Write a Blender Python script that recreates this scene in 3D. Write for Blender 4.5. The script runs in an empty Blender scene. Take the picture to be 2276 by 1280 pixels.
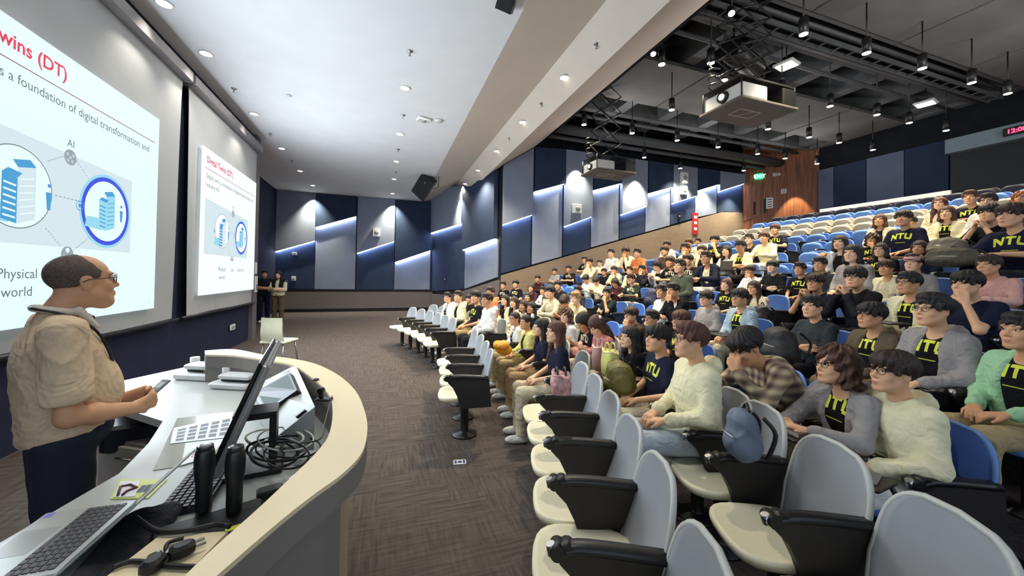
import bpy, math, random, numpy as np
from mathutils import Vector, Matrix
from mathutils.bvhtree import BVHTree
random.seed(7)
scene = bpy.context.scene
COL = scene.collection
# ------------------------------------------------------------------ camera
FPX, PSI, PIT, ROL, V0 = 830.0, math.radians(19.0), .0143, .0163, 602.6
CF = Vector((math.sin(PSI)*math.cos(PIT), math.cos(PSI)*math.cos(PIT), math.sin(PIT)))
_r0 = Vector((math.cos(PSI), -math.sin(PSI), 0)); _u0 = _r0.cross(CF)
CR = _r0*math.cos(ROL)+_u0*math.sin(ROL); CU = CR.cross(CF); CC = Vector((0, 0, 1.65))
cam = bpy.data.cameras.new('camera'); camo = bpy.data.objects.new('camera', cam); COL.objects.link(camo)
cam.sensor_fit = 'HORIZONTAL'; cam.sensor_width = 36; cam.lens = 36*FPX/2276; cam.clip_start = .05
cam.shift_y = -(640-V0)/2276
m = Matrix.Identity(4)
for i in range(3):
    m[i][0] = CR[i]; m[i][1] = CU[i]; m[i][2] = -CF[i]; m[i][3] = CC[i]
camo.matrix_world = m
scene.camera = camo
# ------------------------------------------------------------------ world, exposure, lights
w = bpy.data.worlds.new('world'); scene.world = w; w.use_nodes = True
w.node_tree.nodes['Background'].inputs[0].default_value = (.62, .72, .85, 1)
w.node_tree.nodes['Background'].inputs[1].default_value = 1.1
scene.view_settings.view_transform = 'Standard'; scene.view_settings.look = 'None'
scene.view_settings.exposure = 0.55; scene.view_settings.gamma = 1.0
scene.view_settings.use_curve_mapping = False
def light(name, kind, loc, energy, color=(1, 1, 1), size=.1, aim=None, **kw):
    d = bpy.data.lights.new(name, kind); d.energy = energy; d.color = color
    if kind == 'AREA':
        d.shape = 'RECTANGLE'; d.size = size[0]; d.size_y = size[1]
    else: d.shadow_soft_size = size
    for k, v in kw.items(): setattr(d, k, v)
    o = bpy.data.objects.new(name, d); COL.objects.link(o); o.location = loc
    v = (Vector(aim)-Vector(loc)) if aim else Vector((0, 0, -1))
    o.rotation_euler = v.to_track_quat('-Z', 'Y').to_euler()
    return o
# light the two bright pictures throw into the room, plus fill lamps added over the stage and, aimed up, under the dark ceiling
light('picture_light', 'AREA', (-2.88, 4.87, 2.45), 128, (.80, .90, 1), (3.0, 2.5), aim=(0, 4.87, 2.7))
light('picture_light', 'AREA', (-2.88, 9.1, 2.5), 135, (.80, .90, 1), (2.8, 2.5), aim=(0, 9.1, 2.75))
light('stage_fill_light', 'AREA', (-.7, 2.6, 5.02), 45, (1.0, .96, .88), (3.0, .12))
light('stage_fill_light', 'AREA', (-.7, 8.0, 5.02), 80, (1.0, .96, .88), (3.0, .12))
for _x in (6.0, 9.0, 12.0): light('tray_uplight', 'AREA', (_x, 2.6, 4.9), 22, (1, .97, .92), (1.2, .1), aim=(_x+.3, 4.2, 7.2))
for _x in (6.5, 10.0, 13.5): light('tray_uplight', 'AREA', (_x, 9.4, 5.4), 24, (1, .97, .92), (1.2, .1), aim=(_x, 7.8, 7.4))
# ------------------------------------------------------------------ pixel helpers: a pixel's line of sight meets a real plane
def ray(u, v): return CF + CR*((u-1138)/FPX) + CU*((V0-v)/FPX)
def PZ(u, v, z): d = ray(u, v); return CC + d*((z-CC.z)/d.z)
def PX(u, v, x): d = ray(u, v); return CC + d*(x/d.x)
def PY(u, v, y): d = ray(u, v); return CC + d*(y/d.y)
def PD(u, v, D): return CC + ray(u, v)*D
def PN(u, v, p0, n): d = ray(u, v); return CC + d*((Vector(p0)-CC).dot(n)/d.dot(n))
# ------------------------------------------------------------------ materials
def lin(c): return tuple(((x/255)/12.92 if x/255 <= .04045 else ((x/255+.055)/1.055)**2.4) for x in c)
MATS = {}
def mat(name, rgb, rough=.6, metal=0, emit=0, noise=0, nscale=8, bump=0, bscale=60, stretch=None, trans=0, spec=.5, rgb2=None, bdist=.01):
    if name in MATS: return MATS[name]
    m = bpy.data.materials.new(name); m.use_nodes = True; nt = m.node_tree; b = nt.nodes['Principled BSDF']
    c = lin(rgb) + (1,)
    b.inputs['Base Color'].default_value = c; b.inputs['Roughness'].default_value = rough
    b.inputs['Metallic'].default_value = metal; b.inputs['Specular IOR Level'].default_value = spec
    if trans: b.inputs['Transmission Weight'].default_value = trans
    if emit:
        b.inputs['Emission Color'].default_value = c; b.inputs['Emission Strength'].default_value = emit
    if noise or bump:
        tc = nt.nodes.new('ShaderNodeTexCoord'); mp = nt.nodes.new('ShaderNodeMapping')
        nt.links.new(tc.outputs['Object'], mp.inputs[0])
        if stretch: mp.inputs['Scale'].default_value = stretch
    if noise:
        n = nt.nodes.new('ShaderNodeTexNoise'); n.inputs['Scale'].default_value = nscale; n.inputs['Detail'].default_value = 4
        nt.links.new(mp.outputs[0], n.inputs[0])
        r = nt.nodes.new('ShaderNodeValToRGB'); r.color_ramp.elements[0].position = .32; r.color_ramp.elements[1].position = .68
        d = lin(rgb2) if rgb2 else tuple(x*(1-noise) for x in c[:3])
        e = c[:3] if rgb2 else tuple(min(1, x*(1+noise)) for x in c[:3])
        r.color_ramp.elements[0].color = d + (1,); r.color_ramp.elements[1].color = e + (1,)
        nt.links.new(n.outputs[0], r.inputs[0]); nt.links.new(r.outputs[0], b.inputs['Base Color'])
    if bump:
        n2 = nt.nodes.new('ShaderNodeTexNoise'); n2.inputs['Scale'].default_value = bscale; n2.inputs['Detail'].default_value = 3
        nt.links.new(mp.outputs[0], n2.inputs[0])
        bp = nt.nodes.new('ShaderNodeBump'); bp.inputs['Strength'].default_value = bump; bp.inputs['Distance'].default_value = bdist
        if bdist > .01: n2.inputs['Distortion'].default_value = 1.2; n2.inputs['Detail'].default_value = 2
        nt.links.new(n2.outputs[0], bp.inputs['Height']); nt.links.new(bp.outputs[0], b.inputs['Normal'])
    MATS[name] = m; return m
def glow(name, rgb, s):
    m = mat(name, rgb, emit=s, rough=.6, spec=.1); m.node_tree.nodes['Principled BSDF'].inputs['Base Color'].default_value = (.03, .03, .03, 1); return m
# ------------------------------------------------------------------ mesh helpers
def link(name, me, parent=None, loc=None, rot=None, **props):
    o = bpy.data.objects.new(name, me); COL.objects.link(o)
    if parent: o.parent = parent
    if loc is not None: o.location = loc
    if rot is not None: o.rotation_euler = rot
    for k, v in props.items(): o[k] = v
    return o
def thing(name, label, cat, loc=(0, 0, 0), rz=0, group=None):
    o = bpy.data.objects.new(name, None); COL.objects.link(o); o.location = loc; o.rotation_euler = (0, 0, rz)
    o.empty_display_size = .1
    o['label'] = label; o['category'] = cat
    if group: o['group'] = group
    return o
def tag(o, label, cat, group=None):
    o['label'] = label; o['category'] = cat
    if group: o['group'] = group
    return o
class MB:
    """collects simple shapes into one mesh"""
    def __init__(s): s.v = []; s.f = []; s.mi = []; s.sm = []; s.cur = 0
    def add(s, vs, fs, smooth=False):
        n = len(s.v); s.v += [tuple(p) for p in vs]
        for f in fs: s.f.append([i+n for i in f]); s.mi.append(s.cur); s.sm.append(smooth)
        return s
    def box(s, a, b, M=None):
        x0, y0, z0 = a; x1, y1, z1 = b
        vs = [Vector(p) for p in ((x0, y0, z0), (x1, y0, z0), (x1, y1, z0), (x0, y1, z0), (x0, y0, z1), (x1, y0, z1), (x1, y1, z1), (x0, y1, z1))]
        if M: vs = [M @ p for p in vs]
        return s.add(vs, [(3, 2, 1, 0), (4, 5, 6, 7), (0, 1, 5, 4), (1, 2, 6, 5), (2, 3, 7, 6), (3, 0, 4, 7)])
    def bbox(s, a, b, r=.01, M=None):
        """box with bevelled vertical edges and top chamfer"""
        x0, y0, z0 = a; x1, y1, z1 = b; r = min(r, (x1-x0)/2.1, (y1-y0)/2.1, (z1-z0)/2.1)
        def ring(z, i):
            x2, x3, y2, y3 = x0+i, x1-i, y0+i, y1-i; q = r
            return [(x2+q, y2, z), (x3-q, y2, z), (x3-q*.3, y2+q*.3, z), (x3, y2+q, z), (x3, y3-q, z), (x3-q*.3, y3-q*.3, z), (x3-q, y3, z), (x2+q, y3, z), (x2+q*.3, y3-q*.3, z), (x2, y3-q, z), (x2, y2+q, z), (x2+q*.3, y2+q*.3, z)]
        return s.loft([ring(z0, r*.6), ring(z0+r*.6, 0), ring(z1-r*.6, 0), ring(z1, r*.6)], M=M)
    def loft(s, rings, M=None, cap=True, smooth=False):
        n = len(rings[0]); vs = [Vector(p) for r in rings for p in r]
        if M: vs = [M @ p for p in vs]
        fs = []
        for i in range(len(rings)-1):
            for j in range(n): fs.append((i*n+j, i*n+(j+1) % n, (i+1)*n+(j+1) % n, (i+1)*n+j))
        s.add(vs, fs, smooth)
        if cap:
            b = len(s.v)-len(vs); s.f.append([b+j for j in reversed(range(n))]); s.f.append([b+(len(rings)-1)*n+j for j in range(n)])
            s.mi += [s.cur]*2; s.sm += [False]*2
        return s
    def prism(s, pts, z0, z1, M=None, inset=0):
        """pts 2D counter-clockwise outline, extruded along z"""
        return s.loft([[(p[0], p[1], z0) for p in pts], [(p[0], p[1], z1) for p in pts]], M)
    def cyl(s, a, b, r, r2=None, n=16, smooth=True):
        a = Vector(a); b = Vector(b); r2 = r if r2 is None else r2; d = (b-a).normalized()
        u = d.orthogonal().normalized(); w_ = d.cross(u)
        R = [[p + (u*math.cos(t)+w_*math.sin(t))*q for t in [2*math.pi*i/n for i in range(n)]] for p, q in ((a, r), (b, r2))]
        return s.loft(R, smooth=smooth)
    def lathe(s, prof, c=(0, 0, 0), n=24, M=None):
        R = [[(c[0]+r*math.cos(2*math.pi*i/n), c[1]+r*math.sin(2*math.pi*i/n), c[2]+z) for i in range(n)] for r, z in prof]
        return s.loft(R, M, smooth=True)
    def tube(s, pts, r, n=8):
        pts = [Vector(p) for p in pts]; R = []; prev = None
        for i, p in enumerate(pts):
            d = (pts[min(i+1, len(pts)-1)]-pts[max(i-1, 0)]).normalized()
            u = d.orthogonal().normalized() if prev is None else (prev - d*prev.dot(d)).normalized()
            prev = u; w_ = d.cross(u); q = r[i] if isinstance(r, (list, tuple)) else r
            R.append([p + (u*math.cos(t)+w_*math.sin(t))*q for t in [2*math.pi*j/n for j in range(n)]])
        return s.loft(R, smooth=True)
    def ell(s, c, r, n=12, M=None):
        prof = []
        R = []
        for i in range(n+1):
            t = -math.pi/2+math.pi*i/n; t = max(-1.5, min(1.5, t))
            R.append([(c[0]+r[0]*math.cos(t)*math.cos(a), c[1]+r[1]*math.cos(t)*math.sin(a), c[2]+r[2]*math.sin(t)) for a in [2*math.pi*j/(2*n) for j in range(2*n)]])
        return s.loft(R, M, smooth=True)
    def mesh(s, mats):
        me = bpy.data.meshes.new('m'); me.from_pydata([tuple(p) for p in s.v], [], s.f)
        for x in (mats if isinstance(mats, (list, tuple)) else [mats]): me.materials.append(x)
        me.polygons.foreach_set('material_index', s.mi); me.polygons.foreach_set('use_smooth', s.sm); me.update()
        return me
    def obj(s, name, mats, parent=None, loc=None, rot=None, **props): return link(name, s.mesh(mats), parent, loc, rot, **props)
def spline(pts, k=6):
    P = [Vector(p) for p in pts]; out = []
    for i in range(len(P)-1):
        a = P[max(i-1, 0)]; b = P[i]; c = P[i+1]; d = P[min(i+2, len(P)-1)]
        for j in range(k):
            t = j/k; out.append(.5*((2*b)+(c-a)*t+(2*a-5*b+4*c-d)*t*t+(3*b-a-3*c+d)*t**3))
    return out+[P[-1]]
def text_mesh(s, size, depth=0, bold=0, align='LEFT'):
    cu = bpy.data.curves.new('t', 'FONT'); cu.body = s; cu.size = size; cu.extrude = depth; cu.offset = bold; cu.align_x = align
    cu.resolution_u = 3
    o = bpy.data.objects.new('t', cu); COL.objects.link(o)
    dg = bpy.context.evaluated_depsgraph_get(); me = bpy.data.meshes.new_from_object(o.evaluated_get(dg))
    bpy.data.objects.remove(o); return me
# ------------------------------------------------------------------ soft solids: smooth-blended shapes polygonised as one skin
def surfnet(F, org, h):
    S = F < 0; nx, ny, nz = F.shape
    c8 = [(i, j, k) for i in (0, 1) for j in (0, 1) for k in (0, 1)]
    sl = lambda a, n: slice(a, n-1+a)
    cnt = sum(S[sl(i, nx), sl(j, ny), sl(k, nz)].astype(np.int8) for i, j, k in c8)
    act = (cnt > 0) & (cnt < 8); ix = np.argwhere(act); idx = -np.ones(act.shape, np.int64); idx[act] = np.arange(len(ix))
    V = {c: F[ix[:, 0]+c[0], ix[:, 1]+c[1], ix[:, 2]+c[2]] for c in c8}
    acc = np.zeros((len(ix), 3)); num = np.zeros(len(ix))
    for a in c8:
        for ax in range(3):
            if a[ax] == 0:
                b = list(a); b[ax] = 1; b = tuple(b); x, y = V[a], V[b]; mk = (x < 0) != (y < 0)
                t = np.where(mk, x/np.where(mk, x-y, 1), 0); p = np.array(a, float)[None, :].repeat(len(ix), 0); p[:, ax] = t
                acc[mk] += p[mk]; num[mk] += 1
    verts = (ix+acc/num[:, None])*h+org
    faces = []
    for ax in range(3):
        o1, o2 = [a for a in range(3) if a != ax]
        s0 = [slice(1, n-1) for n in F.shape]; s1 = list(s0); s0[ax] = slice(0, F.shape[ax]-1); s1[ax] = slice(1, F.shape[ax])
        A = S[tuple(s0)]; B = S[tuple(s1)]; e = np.argwhere(A != B)
        if not len(e): continue
        fl = A[tuple(e.T)]
        off = [1, 1, 1]; off[ax] = 0; e = e+np.array(off)
        def cell(d1, d2):
            q = e.copy(); q[:, o1] -= d1; q[:, o2] -= d2; return idx[tuple(q.T)]
        q = np.stack([cell(1, 1), cell(0, 1), cell(0, 0), cell(1, 0)], 1)
        if ax == 1: fl = ~fl
        q[~fl] = q[~fl][:, ::-1]; faces.append(q)
    return verts, np.concatenate(faces)
def soft(prims, h, post=None, pad=.03, blur=0):
    """prims: (kind, data..., k) with kind 'e' ellipsoid, 'c' tapered capsule, '-e' carve, 'p' carve by plane; evaluated in order"""
    lo = np.full(3, 1e9); hi = -lo
    bb = []
    for p in prims:
        if p[0] in ('e', '-e'):
            c = np.array(p[1], float); r = np.array(p[2], float); rr = np.full(3, r.max()) if len(p) > 4 and p[4] is not None else r
            a, b = c-rr, c+rr
        elif p[0] in ('c', 'cc'):
            A, B = np.array(p[1], float), np.array(p[2], float); R = max(p[3], p[4]); a = np.minimum(A, B)-R; b = np.maximum(A, B)+R
        else: a = b = None
        bb.append((a, b))
        if a is not None and p[0][0] != '-': lo = np.minimum(lo, a); hi = np.maximum(hi, b)
    lo = lo-pad; hi = hi+pad; n = np.ceil((hi-lo)/h).astype(int)+1
    F = np.full(n, .08, np.float32)
    ax = [lo[i]+np.arange(n[i])*h for i in range(3)]
    for p, (a, b) in zip(prims, bb):
        if a is None:
            # plane carve of everything within a ball: ('p', point, normal, radius)
            pt = np.array(p[1], float); nn = np.array(p[2], float); nn /= np.linalg.norm(nn); a = pt-p[3]; b = pt+p[3]; g = 0
        else: g = .045
        i0 = np.maximum(0, np.floor((a-g-lo)/h).astype(int)); i1 = np.minimum(n, np.ceil((b+g-lo)/h).astype(int)+1)
        if (i1 <= i0).any(): continue
        s = tuple(slice(x, y) for x, y in zip(i0, i1))
        X = ax[0][s[0]][:, None, None]; Y = ax[1][s[1]][None, :, None]; Z = ax[2][s[2]][None, None, :]
        kind = p[0]
        if kind in ('e', '-e'):
            c, r = p[1], p[2]; dx, dy, dz = X-c[0], Y-c[1], Z-c[2]
            if len(p) > 4 and p[4] is not None:
                R = np.array(p[4]); dx, dy, dz = (R[0][0]*dx+R[1][0]*dy+R[2][0]*dz, R[0][1]*dx+R[1][1]*dy+R[2][1]*dz, R[0][2]*dx+R[1][2]*dy+R[2][2]*dz)
            k0 = np.sqrt((dx/r[0])**2+(dy/r[1])**2+(dz/r[2])**2); k1 = np.sqrt((dx/r[0]**2)**2+(dy/r[1]**2)**2+(dz/r[2]**2)**2)+1e-9
            d = k0*(k0-1)/k1; k = p[3]
        elif kind in ('c', 'cc'):
            A, B = np.array(p[1], float), np.array(p[2], float); AB = B-A; L = AB@AB+1e-12
            t0 = ((X-A[0])*AB[0]+(Y-A[1])*AB[1]+(Z-A[2])*AB[2])/L; t = np.clip(t0, 0, 1)
            d = np.sqrt((X-A[0]-t*AB[0])**2+(Y-A[1]-t*AB[1])**2+(Z-A[2]-t*AB[2])**2)-(p[3]+(p[4]-p[3])*t); k = p[5]
            if kind == 'cc': d = np.maximum(d, (t0-1)*math.sqrt(L))     # open flat end (cuff, hem)
        else:
            d = (X-pt[0])*nn[0]+(Y-pt[1])*nn[1]+(Z-pt[2])*nn[2]
            bl = np.sqrt((X-pt[0])**2+(Y-pt[1])**2+(Z-pt[2])**2)-p[3]
            cut = np.maximum(-d, bl); F[s] = np.maximum(F[s], -cut); continue
        G = F[s]
        if kind[0] == '-':
            hh = np.clip(.5-.5*(G+d)/k, 0, 1); F[s] = G*(1-hh)-d*hh+k*hh*(1-hh)
        else:
            hh = np.clip(.5+.5*(G-d)/k, 0, 1); F[s] = G*(1-hh)+d*hh-k*hh*(1-hh)
    for _ in range(blur):
        G = F.copy()
        for i in range(3): G = (np.roll(G, 1, i)+np.roll(G, -1, i)+2*G)*.25
        F = G
    if post is not None:
        X = ax[0][:, None, None]; Y = ax[1][None, :, None]; Z = ax[2][None, None, :]; F = post(F, X, Y, Z)
    F[0] = F[-1] = .05; F[:, 0] = F[:, -1] = .05; F[:, :, 0] = F[:, :, -1] = .05
    return surfnet(F, lo, h)
def np_mesh(v, f, mats, extra=None, mi=None):
    """numpy arrays to a smooth mesh; extra = MB whose shapes join it with their own material slots"""
    v = v.tolist(); f = f.tolist(); mi = [0]*len(f) if mi is None else list(mi); sm = [True]*len(f)
    if extra: n = len(v); v += [tuple(p) for p in extra.v]; f += [[i+n for i in q] for q in extra.f]; mi += extra.mi; sm += extra.sm
    me = bpy.data.meshes.new('s'); me.from_pydata(v, [], f)
    for x in mats: me.materials.append(x)
    me.polygons.foreach_set('material_index', mi); me.polygons.foreach_set('use_smooth', sm); me.update()
    return me
ORD = ['', 'first', 'second', 'third', 'fourth', 'fifth', 'sixth', 'seventh', 'eighth', 'ninth', 'tenth', 'eleventh', 'twelfth', 'thirteenth', 'fourteenth', 'fifteenth', 'sixteenth', 'seventeenth', 'eighteenth', 'nineteenth', 'twentieth', 'twenty-first', 'twenty-second', 'twenty-third', 'twenty-fourth', 'twenty-fifth', 'twenty-sixth', 'twenty-seventh', 'twenty-eighth', 'twenty-ninth']
# ================================================================== SETTING
def carpet_mat():
    m = mat('carpet', (80, 70, 66), .95, noise=.35, nscale=3, spec=.1); nt = m.node_tree; b = nt.nodes['Principled BSDF']
    tc = nt.nodes.new('ShaderNodeTexCoord'); cols = []
    br = nt.nodes.new('ShaderNodeTexBrick'); br.inputs['Scale'].default_value = 1; br.offset = .5
    br.inputs['Brick Width'].default_value = .5; br.inputs['Row Height'].default_value = .25; br.inputs['Mortar Size'].default_value = 0
    br.inputs['Color1'].default_value = (0, 0, 0, 1); br.inputs['Color2'].default_value = (1, 1, 1, 1)
    nt.links.new(tc.outputs['Object'], br.inputs[0])
    def stretch(sx, sy):
        mp = nt.nodes.new('ShaderNodeMapping'); mp.inputs['Scale'].default_value = (sx, sy, 1)
        n = nt.nodes.new('ShaderNodeTexNoise'); n.inputs['Scale'].default_value = 3; n.inputs['Detail'].default_value = 5
        nt.links.new(tc.outputs['Object'], mp.inputs[0]); nt.links.new(mp.outputs[0], n.inputs[0]); return n
    a, c = stretch(1.2, 14), stretch(14, 1.2)
    mx = nt.nodes.new('ShaderNodeMix'); mx.data_type = 'FLOAT'
    nt.links.new(br.outputs[0], mx.inputs[0]); nt.links.new(a.outputs[0], mx.inputs[2]); nt.links.new(c.outputs[0], mx.inputs[3])
    r = nt.nodes.new('ShaderNodeValToRGB'); r.color_ramp.elements[0].position = .38; r.color_ramp.elements[1].position = .66
    r.color_ramp.elements[0].color = lin((72, 65, 61))+(1,); r.color_ramp.elements[1].color = lin((96, 87, 81))+(1,)
    nt.links.new(mx.outputs[0], r.inputs[0]); nt.links.new(r.outputs[0], b.inputs['Base Color'])
    bp = nt.nodes.new('ShaderNodeBump'); bp.inputs['Strength'].default_value = .25; bp.inputs['Distance'].default_value = .006
    nt.links.new(mx.outputs[0], bp.inputs['Height']); nt.links.new(bp.outputs[0], b.inputs['Normal'])
    return m
M_carpet = carpet_mat()
M_tier = mat('tier_carpet', (58, 52, 52), .95, noise=.3, nscale=40, bump=.3, bscale=200, spec=.1)
M_white = mat('ceiling_paint', (238, 240, 242), .8, spec=.2, noise=.02, nscale=2)
M_beige = mat('soffit_paint', (220, 209, 196), .8, spec=.2, noise=.02, nscale=2)
M_navy = mat('navy_wall', (40, 44, 66), .75, noise=.12, nscale=3, spec=.2)
M_ngrey = mat('slate_fabric', (134, 142, 160), .85, noise=.06, nscale=2, bump=.15, bscale=300, spec=.15)
M_nblue = mat('navy_fabric', (50, 62, 86), .85, noise=.1, nscale=2, bump=.15, bscale=300, spec=.15)
M_base = mat('grey_brown_boarding', (112, 104, 100), .6, noise=.08, nscale=4, stretch=(1, 1, 6), spec=.3)
M_tan = mat('tan_boarding', (138, 120, 102), .6, noise=.08, nscale=4, stretch=(1, 1, 6), spec=.3)
M_dark = mat('near_black', (16, 16, 18), .6, noise=.2, nscale=10)
M_skirt = mat('dark_skirting', (26, 24, 28), .6, noise=.15, nscale=8)
M_wood = mat('walnut_boarding', (150, 92, 56), .5, rgb2=(92, 54, 34), noise=1, nscale=3, stretch=(7, 7, .35), bump=.15, bscale=30)
M_grid = mat('soot_grey_paint', (90, 92, 94), .8, noise=.15, nscale=2, spec=.25)
M_grid2 = mat('soffit_board', (96, 95, 94), .85, noise=.12, nscale=1.5, spec=.2)
M_pit = mat('blackened_void', (30, 32, 36), .9, noise=.2, nscale=2, spec=.1)
M_lamp = glow('lamp_glow', (255, 248, 232), 9)
M_led = glow('led_strip_glow', (205, 220, 255), 22)
M_metal = mat('brushed_metal', (170, 172, 174), .3, metal=1, noise=.05, nscale=30)
M_black = mat('black_plastic', (20, 19, 20), .42, noise=.15, nscale=20)
def struct(o): o['kind'] = 'structure'; return o
YC, XB = 11.4, 15.8
mb = MB(); mb.box((-6, -5, -.1), (3.2, 19, 0)); struct(mb.obj('floor', M_carpet))
# raked tiers: curved steps that rise away from the stage, centred on the lecturer's side of the hall
CX, CY = -9.0, 5.8
def RK(k): return 10+.8*min(k, 1)+.9*max(k-1, 0)
def ZK(k): return .28*max(0, k-3)
for k in range(4, 16):
    R0 = RK(k)-.52; R1 = RK(k+1)-.5 if k < 15 else RK(k)+4.5
    mb = MB(); A = [math.radians(a) for a in np.linspace(-46, 34, 41)]; ring = []
    for r, z in ((R0, 0), (R0, ZK(k)), (R1, ZK(k)), (R1, 0)):
        ring.append([(CX+r*math.cos(a), CY+r*math.sin(a), z if z else ZK(k)-.3) for a in A])
    vs = [p for q in ring for p in q]; n = len(A); fs = []
    for i in range(n-1):
        for j in range(2): fs.append((j*n+i, j*n+i+1, (j+1)*n+i+1, (j+1)*n+i))
    mb.add(vs, fs); struct(mb.obj('floor_tier', M_tier))
mb = MB(); mb.box((3.2, -5, -.12), (22, 19, -.02)); struct(mb.obj('floor', M_tier))
# ceiling of the stage half: flat white field, sloped fascia, soffit with lamps, bevelled lip
prof = [(-4.3, 5.05), (1.62, 5.05), (2.72, 5.33), (3.12, 4.92), (4.62, 5.92)]
def profz(x):
    for (a, b), (c, d) in zip(prof, prof[1:]):
        if a <= x <= c: return b+(d-b)*(x-a)/(c-a)
    return None
def strip(name, a, b, m, y0=-3.2, y1=17.85):
    mb = MB(); (xa, za), (xb, zb) = a, b
    mb.add([(xa, y0, za), (xa, y1, za), (xb, y1, zb), (xb, y0, zb), (xa, y0, za+.06), (xa, y1, za+.06), (xb, y1, zb+.06), (xb, y0, zb+.06)], [(0, 1, 2, 3), (7, 6, 5, 4), (0, 4, 5, 1), (3, 2, 6, 7), (0, 3, 7, 4), (1, 5, 6, 2)])
    return mb.obj(name, m)
ceil = struct(strip('ceiling', prof[0], prof[1], M_white))
for i, mm in ((1, M_beige), (2, M_beige), (3, M_beige)): struct(strip('trim_%d' % i, prof[i], prof[i+1], mm))
mb = MB(); mb.box((4.62, -3.2, 5.94), (4.72, YC, 8.3)); struct(mb.obj('trim_4', M_pit))
# front wall with the screens
mb = MB(); mb.box((-3.3, -3.2, 0), (-3.1, 10.75, 5.05)); wf = struct(mb.obj('wall_front', M_navy))
mb = MB(); mb.box((-3.5, 10.75, 0), (-3.02, 11.05, 5.05)); struct(mb.obj('trim_5', mat('grey_pilaster', (104, 98, 102), .7, noise=.08, nscale=4)))
mb = MB(); mb.box((-4.5, 11.0, 0), (-4.2, 18.1, 5.05)); struct(mb.obj('wall_front_recess', M_navy))
mb = MB(); mb.box((-4.2, 11.02, 0), (-3.3, 11.1, 5.05)); struct(mb.obj('wall_recess_side', M_navy))
dr = MB(); dr.box((-4.2, 13.2, 0), (-4.14, 15.0, 2.35)); dr.box((-4.14, 14.08, .05), (-4.12, 14.12, 2.3)); dr = struct(dr.obj('door_1', M_wood))
mb = MB(); mb.tube([(-4.07, 14.25, .95), (-4.03, 14.25, 1.0), (-4.03, 14.25, 1.25), (-4.07, 14.25, 1.3)], .015); mb.obj('door_handle', M_metal, dr)
mb = MB(); mb.box((-4.14, 14.5, 1.35), (-4.135, 14.72, 1.75)); mb.obj('paper_notice', mat('paper', (226, 224, 216), .8, noise=.05), dr)
# audience-left walls: A (square to the screens), B (splayed), C (beside the rake)
def wall_frame(p0, p1):
    e = (Vector(p1)-Vector(p0)).normalized(); n = Vector((e.y, -e.x, 0)); return Vector(p0), e, n     # n into the room
def poly(p0, e, n, pts, d0, d1, m, name, parent):
    """flat plate on a wall: pts are (s, z); sits from depth d0 to d1 in front of the wall"""
    mb = MB(); mb.loft([[p0+e*s+n*d+Vector((0, 0, z)) for s, z in pts] for d in (d1, d0)]); return mb.obj(name, m, parent)
KINK = {}
def wall_panels(wall, p0, p1, cols, zb, ztop, swap=False):
    o, e, n = wall_frame(p0, p1)
    def hit(u, v): q = PN(u, v, o, n); return (q-o).dot(e), q.z
    for (u0, u1, v0, v1, up, lo_, bl, br) in cols:
        s0, z0 = hit(u0, v0); s1, z1 = hit(u1, v1); g = .012
        zb0, zb1 = (hit(u0, bl)[1], hit(u1, br)[1]) if bl else (zb, zb)
        ss = sorted({s0+g, s1-g}|{s for s in KINK.get(id(wall), []) if s0+g < s < s1-g}); tops = [(s, ztop(s)) for s in reversed(ss)]
        if lo_: poly(o, e, n, [(s0+g, zb0), (s1-g, zb1), (s1-g, z1-.01), (s0+g, z0-.01)], .0, .05, lo_, 'acoustic_panel', wall)
        poly(o, e, n, [(s0+g, z0), (s1-g, z1)]+tops, .05, .20, up, 'acoustic_panel', wall)
        poly(o, e, n, [(s0+.03, z0-.02), (s1-.03, z1-.02), (s1-.03, z1), (s0+.03, z0)], .06, .15, M_led, 'light_strip', wall)
G_, B_ = M_ngrey, M_nblue
pA0, pA1 = (-4.3, 17.8, 0), (2.2, 17.8, 0)
pB0, pB1 = (2.2, 17.8, 0), (PY(1113, 500, YC).x, YC, 0)
pC0, pC1 = pB1, (PY(1650, 470, YC).x, YC, 0)
mb = MB(); mb.box((-4.5, 17.8, 0), (2.2, 18.0, 5.2)); wA = struct(mb.obj('wall_left_stage', M_skirt))
poly(*wall_frame(pA0, pA1), [(0, .14), (6.5, .14), (6.5, .86), (0, .86)], 0, .06, M_base, 'dado_board', wA)
wall_panels(wA, pA0, pA1, [(612, 702, 560, 536, G_, B_, 0, 0), (702, 793, 506, 482, B_, G_, 0, 0), (793, 877, 563, 537, G_, B_, 0, 0), (877, 957, 583, 557, B_, G_, 0, 0)], .98, lambda s: 5.04)
poly(*wall_frame(pA0, pA1), [(0, .98), (1.0, .98), (1.0, 5.04), (0, 5.04)], 0, .04, M_nblue, 'acoustic_panel', wA)
o, e, n = wall_frame(pB0, pB1); LB = (Vector(pB1)-Vector(pB0)).length
mb = MB(); mb.loft([[o+e*s-n*d+Vector((0, 0, z)) for s, z in ((0, 0), (LB, 0), (LB, 6.3), (0, 5.3))] for d in (0, .2)]); wB = struct(mb.obj('wall_left_splay', M_skirt))
zbl = PN(952, 648, o, n).z; zbr = PN(1109, 616, o, n).z
poly(o, e, n, [(0, .14), (LB, .14), (LB, zbr-.08), (LB*.35, zbl-.02), (0, zbl-.08)], 0, .05, M_base, 'dado_board', wB)
KINK[id(wB)] = [(x-2.2)/e.x for x in (2.72, 3.12)]
wall_panels(wB, pB0, pB1, [(959, 1036, 520, 497, G_, B_, 648, 642), (1036, 1109, 556, 531, B_, G_, 642, 616)], 1, lambda s: profz((o+e*s).x)-.03)
o, e, n = wall_frame(pC0, pC1); LC = (Vector(pC1)-Vector(pC0)).length
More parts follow.
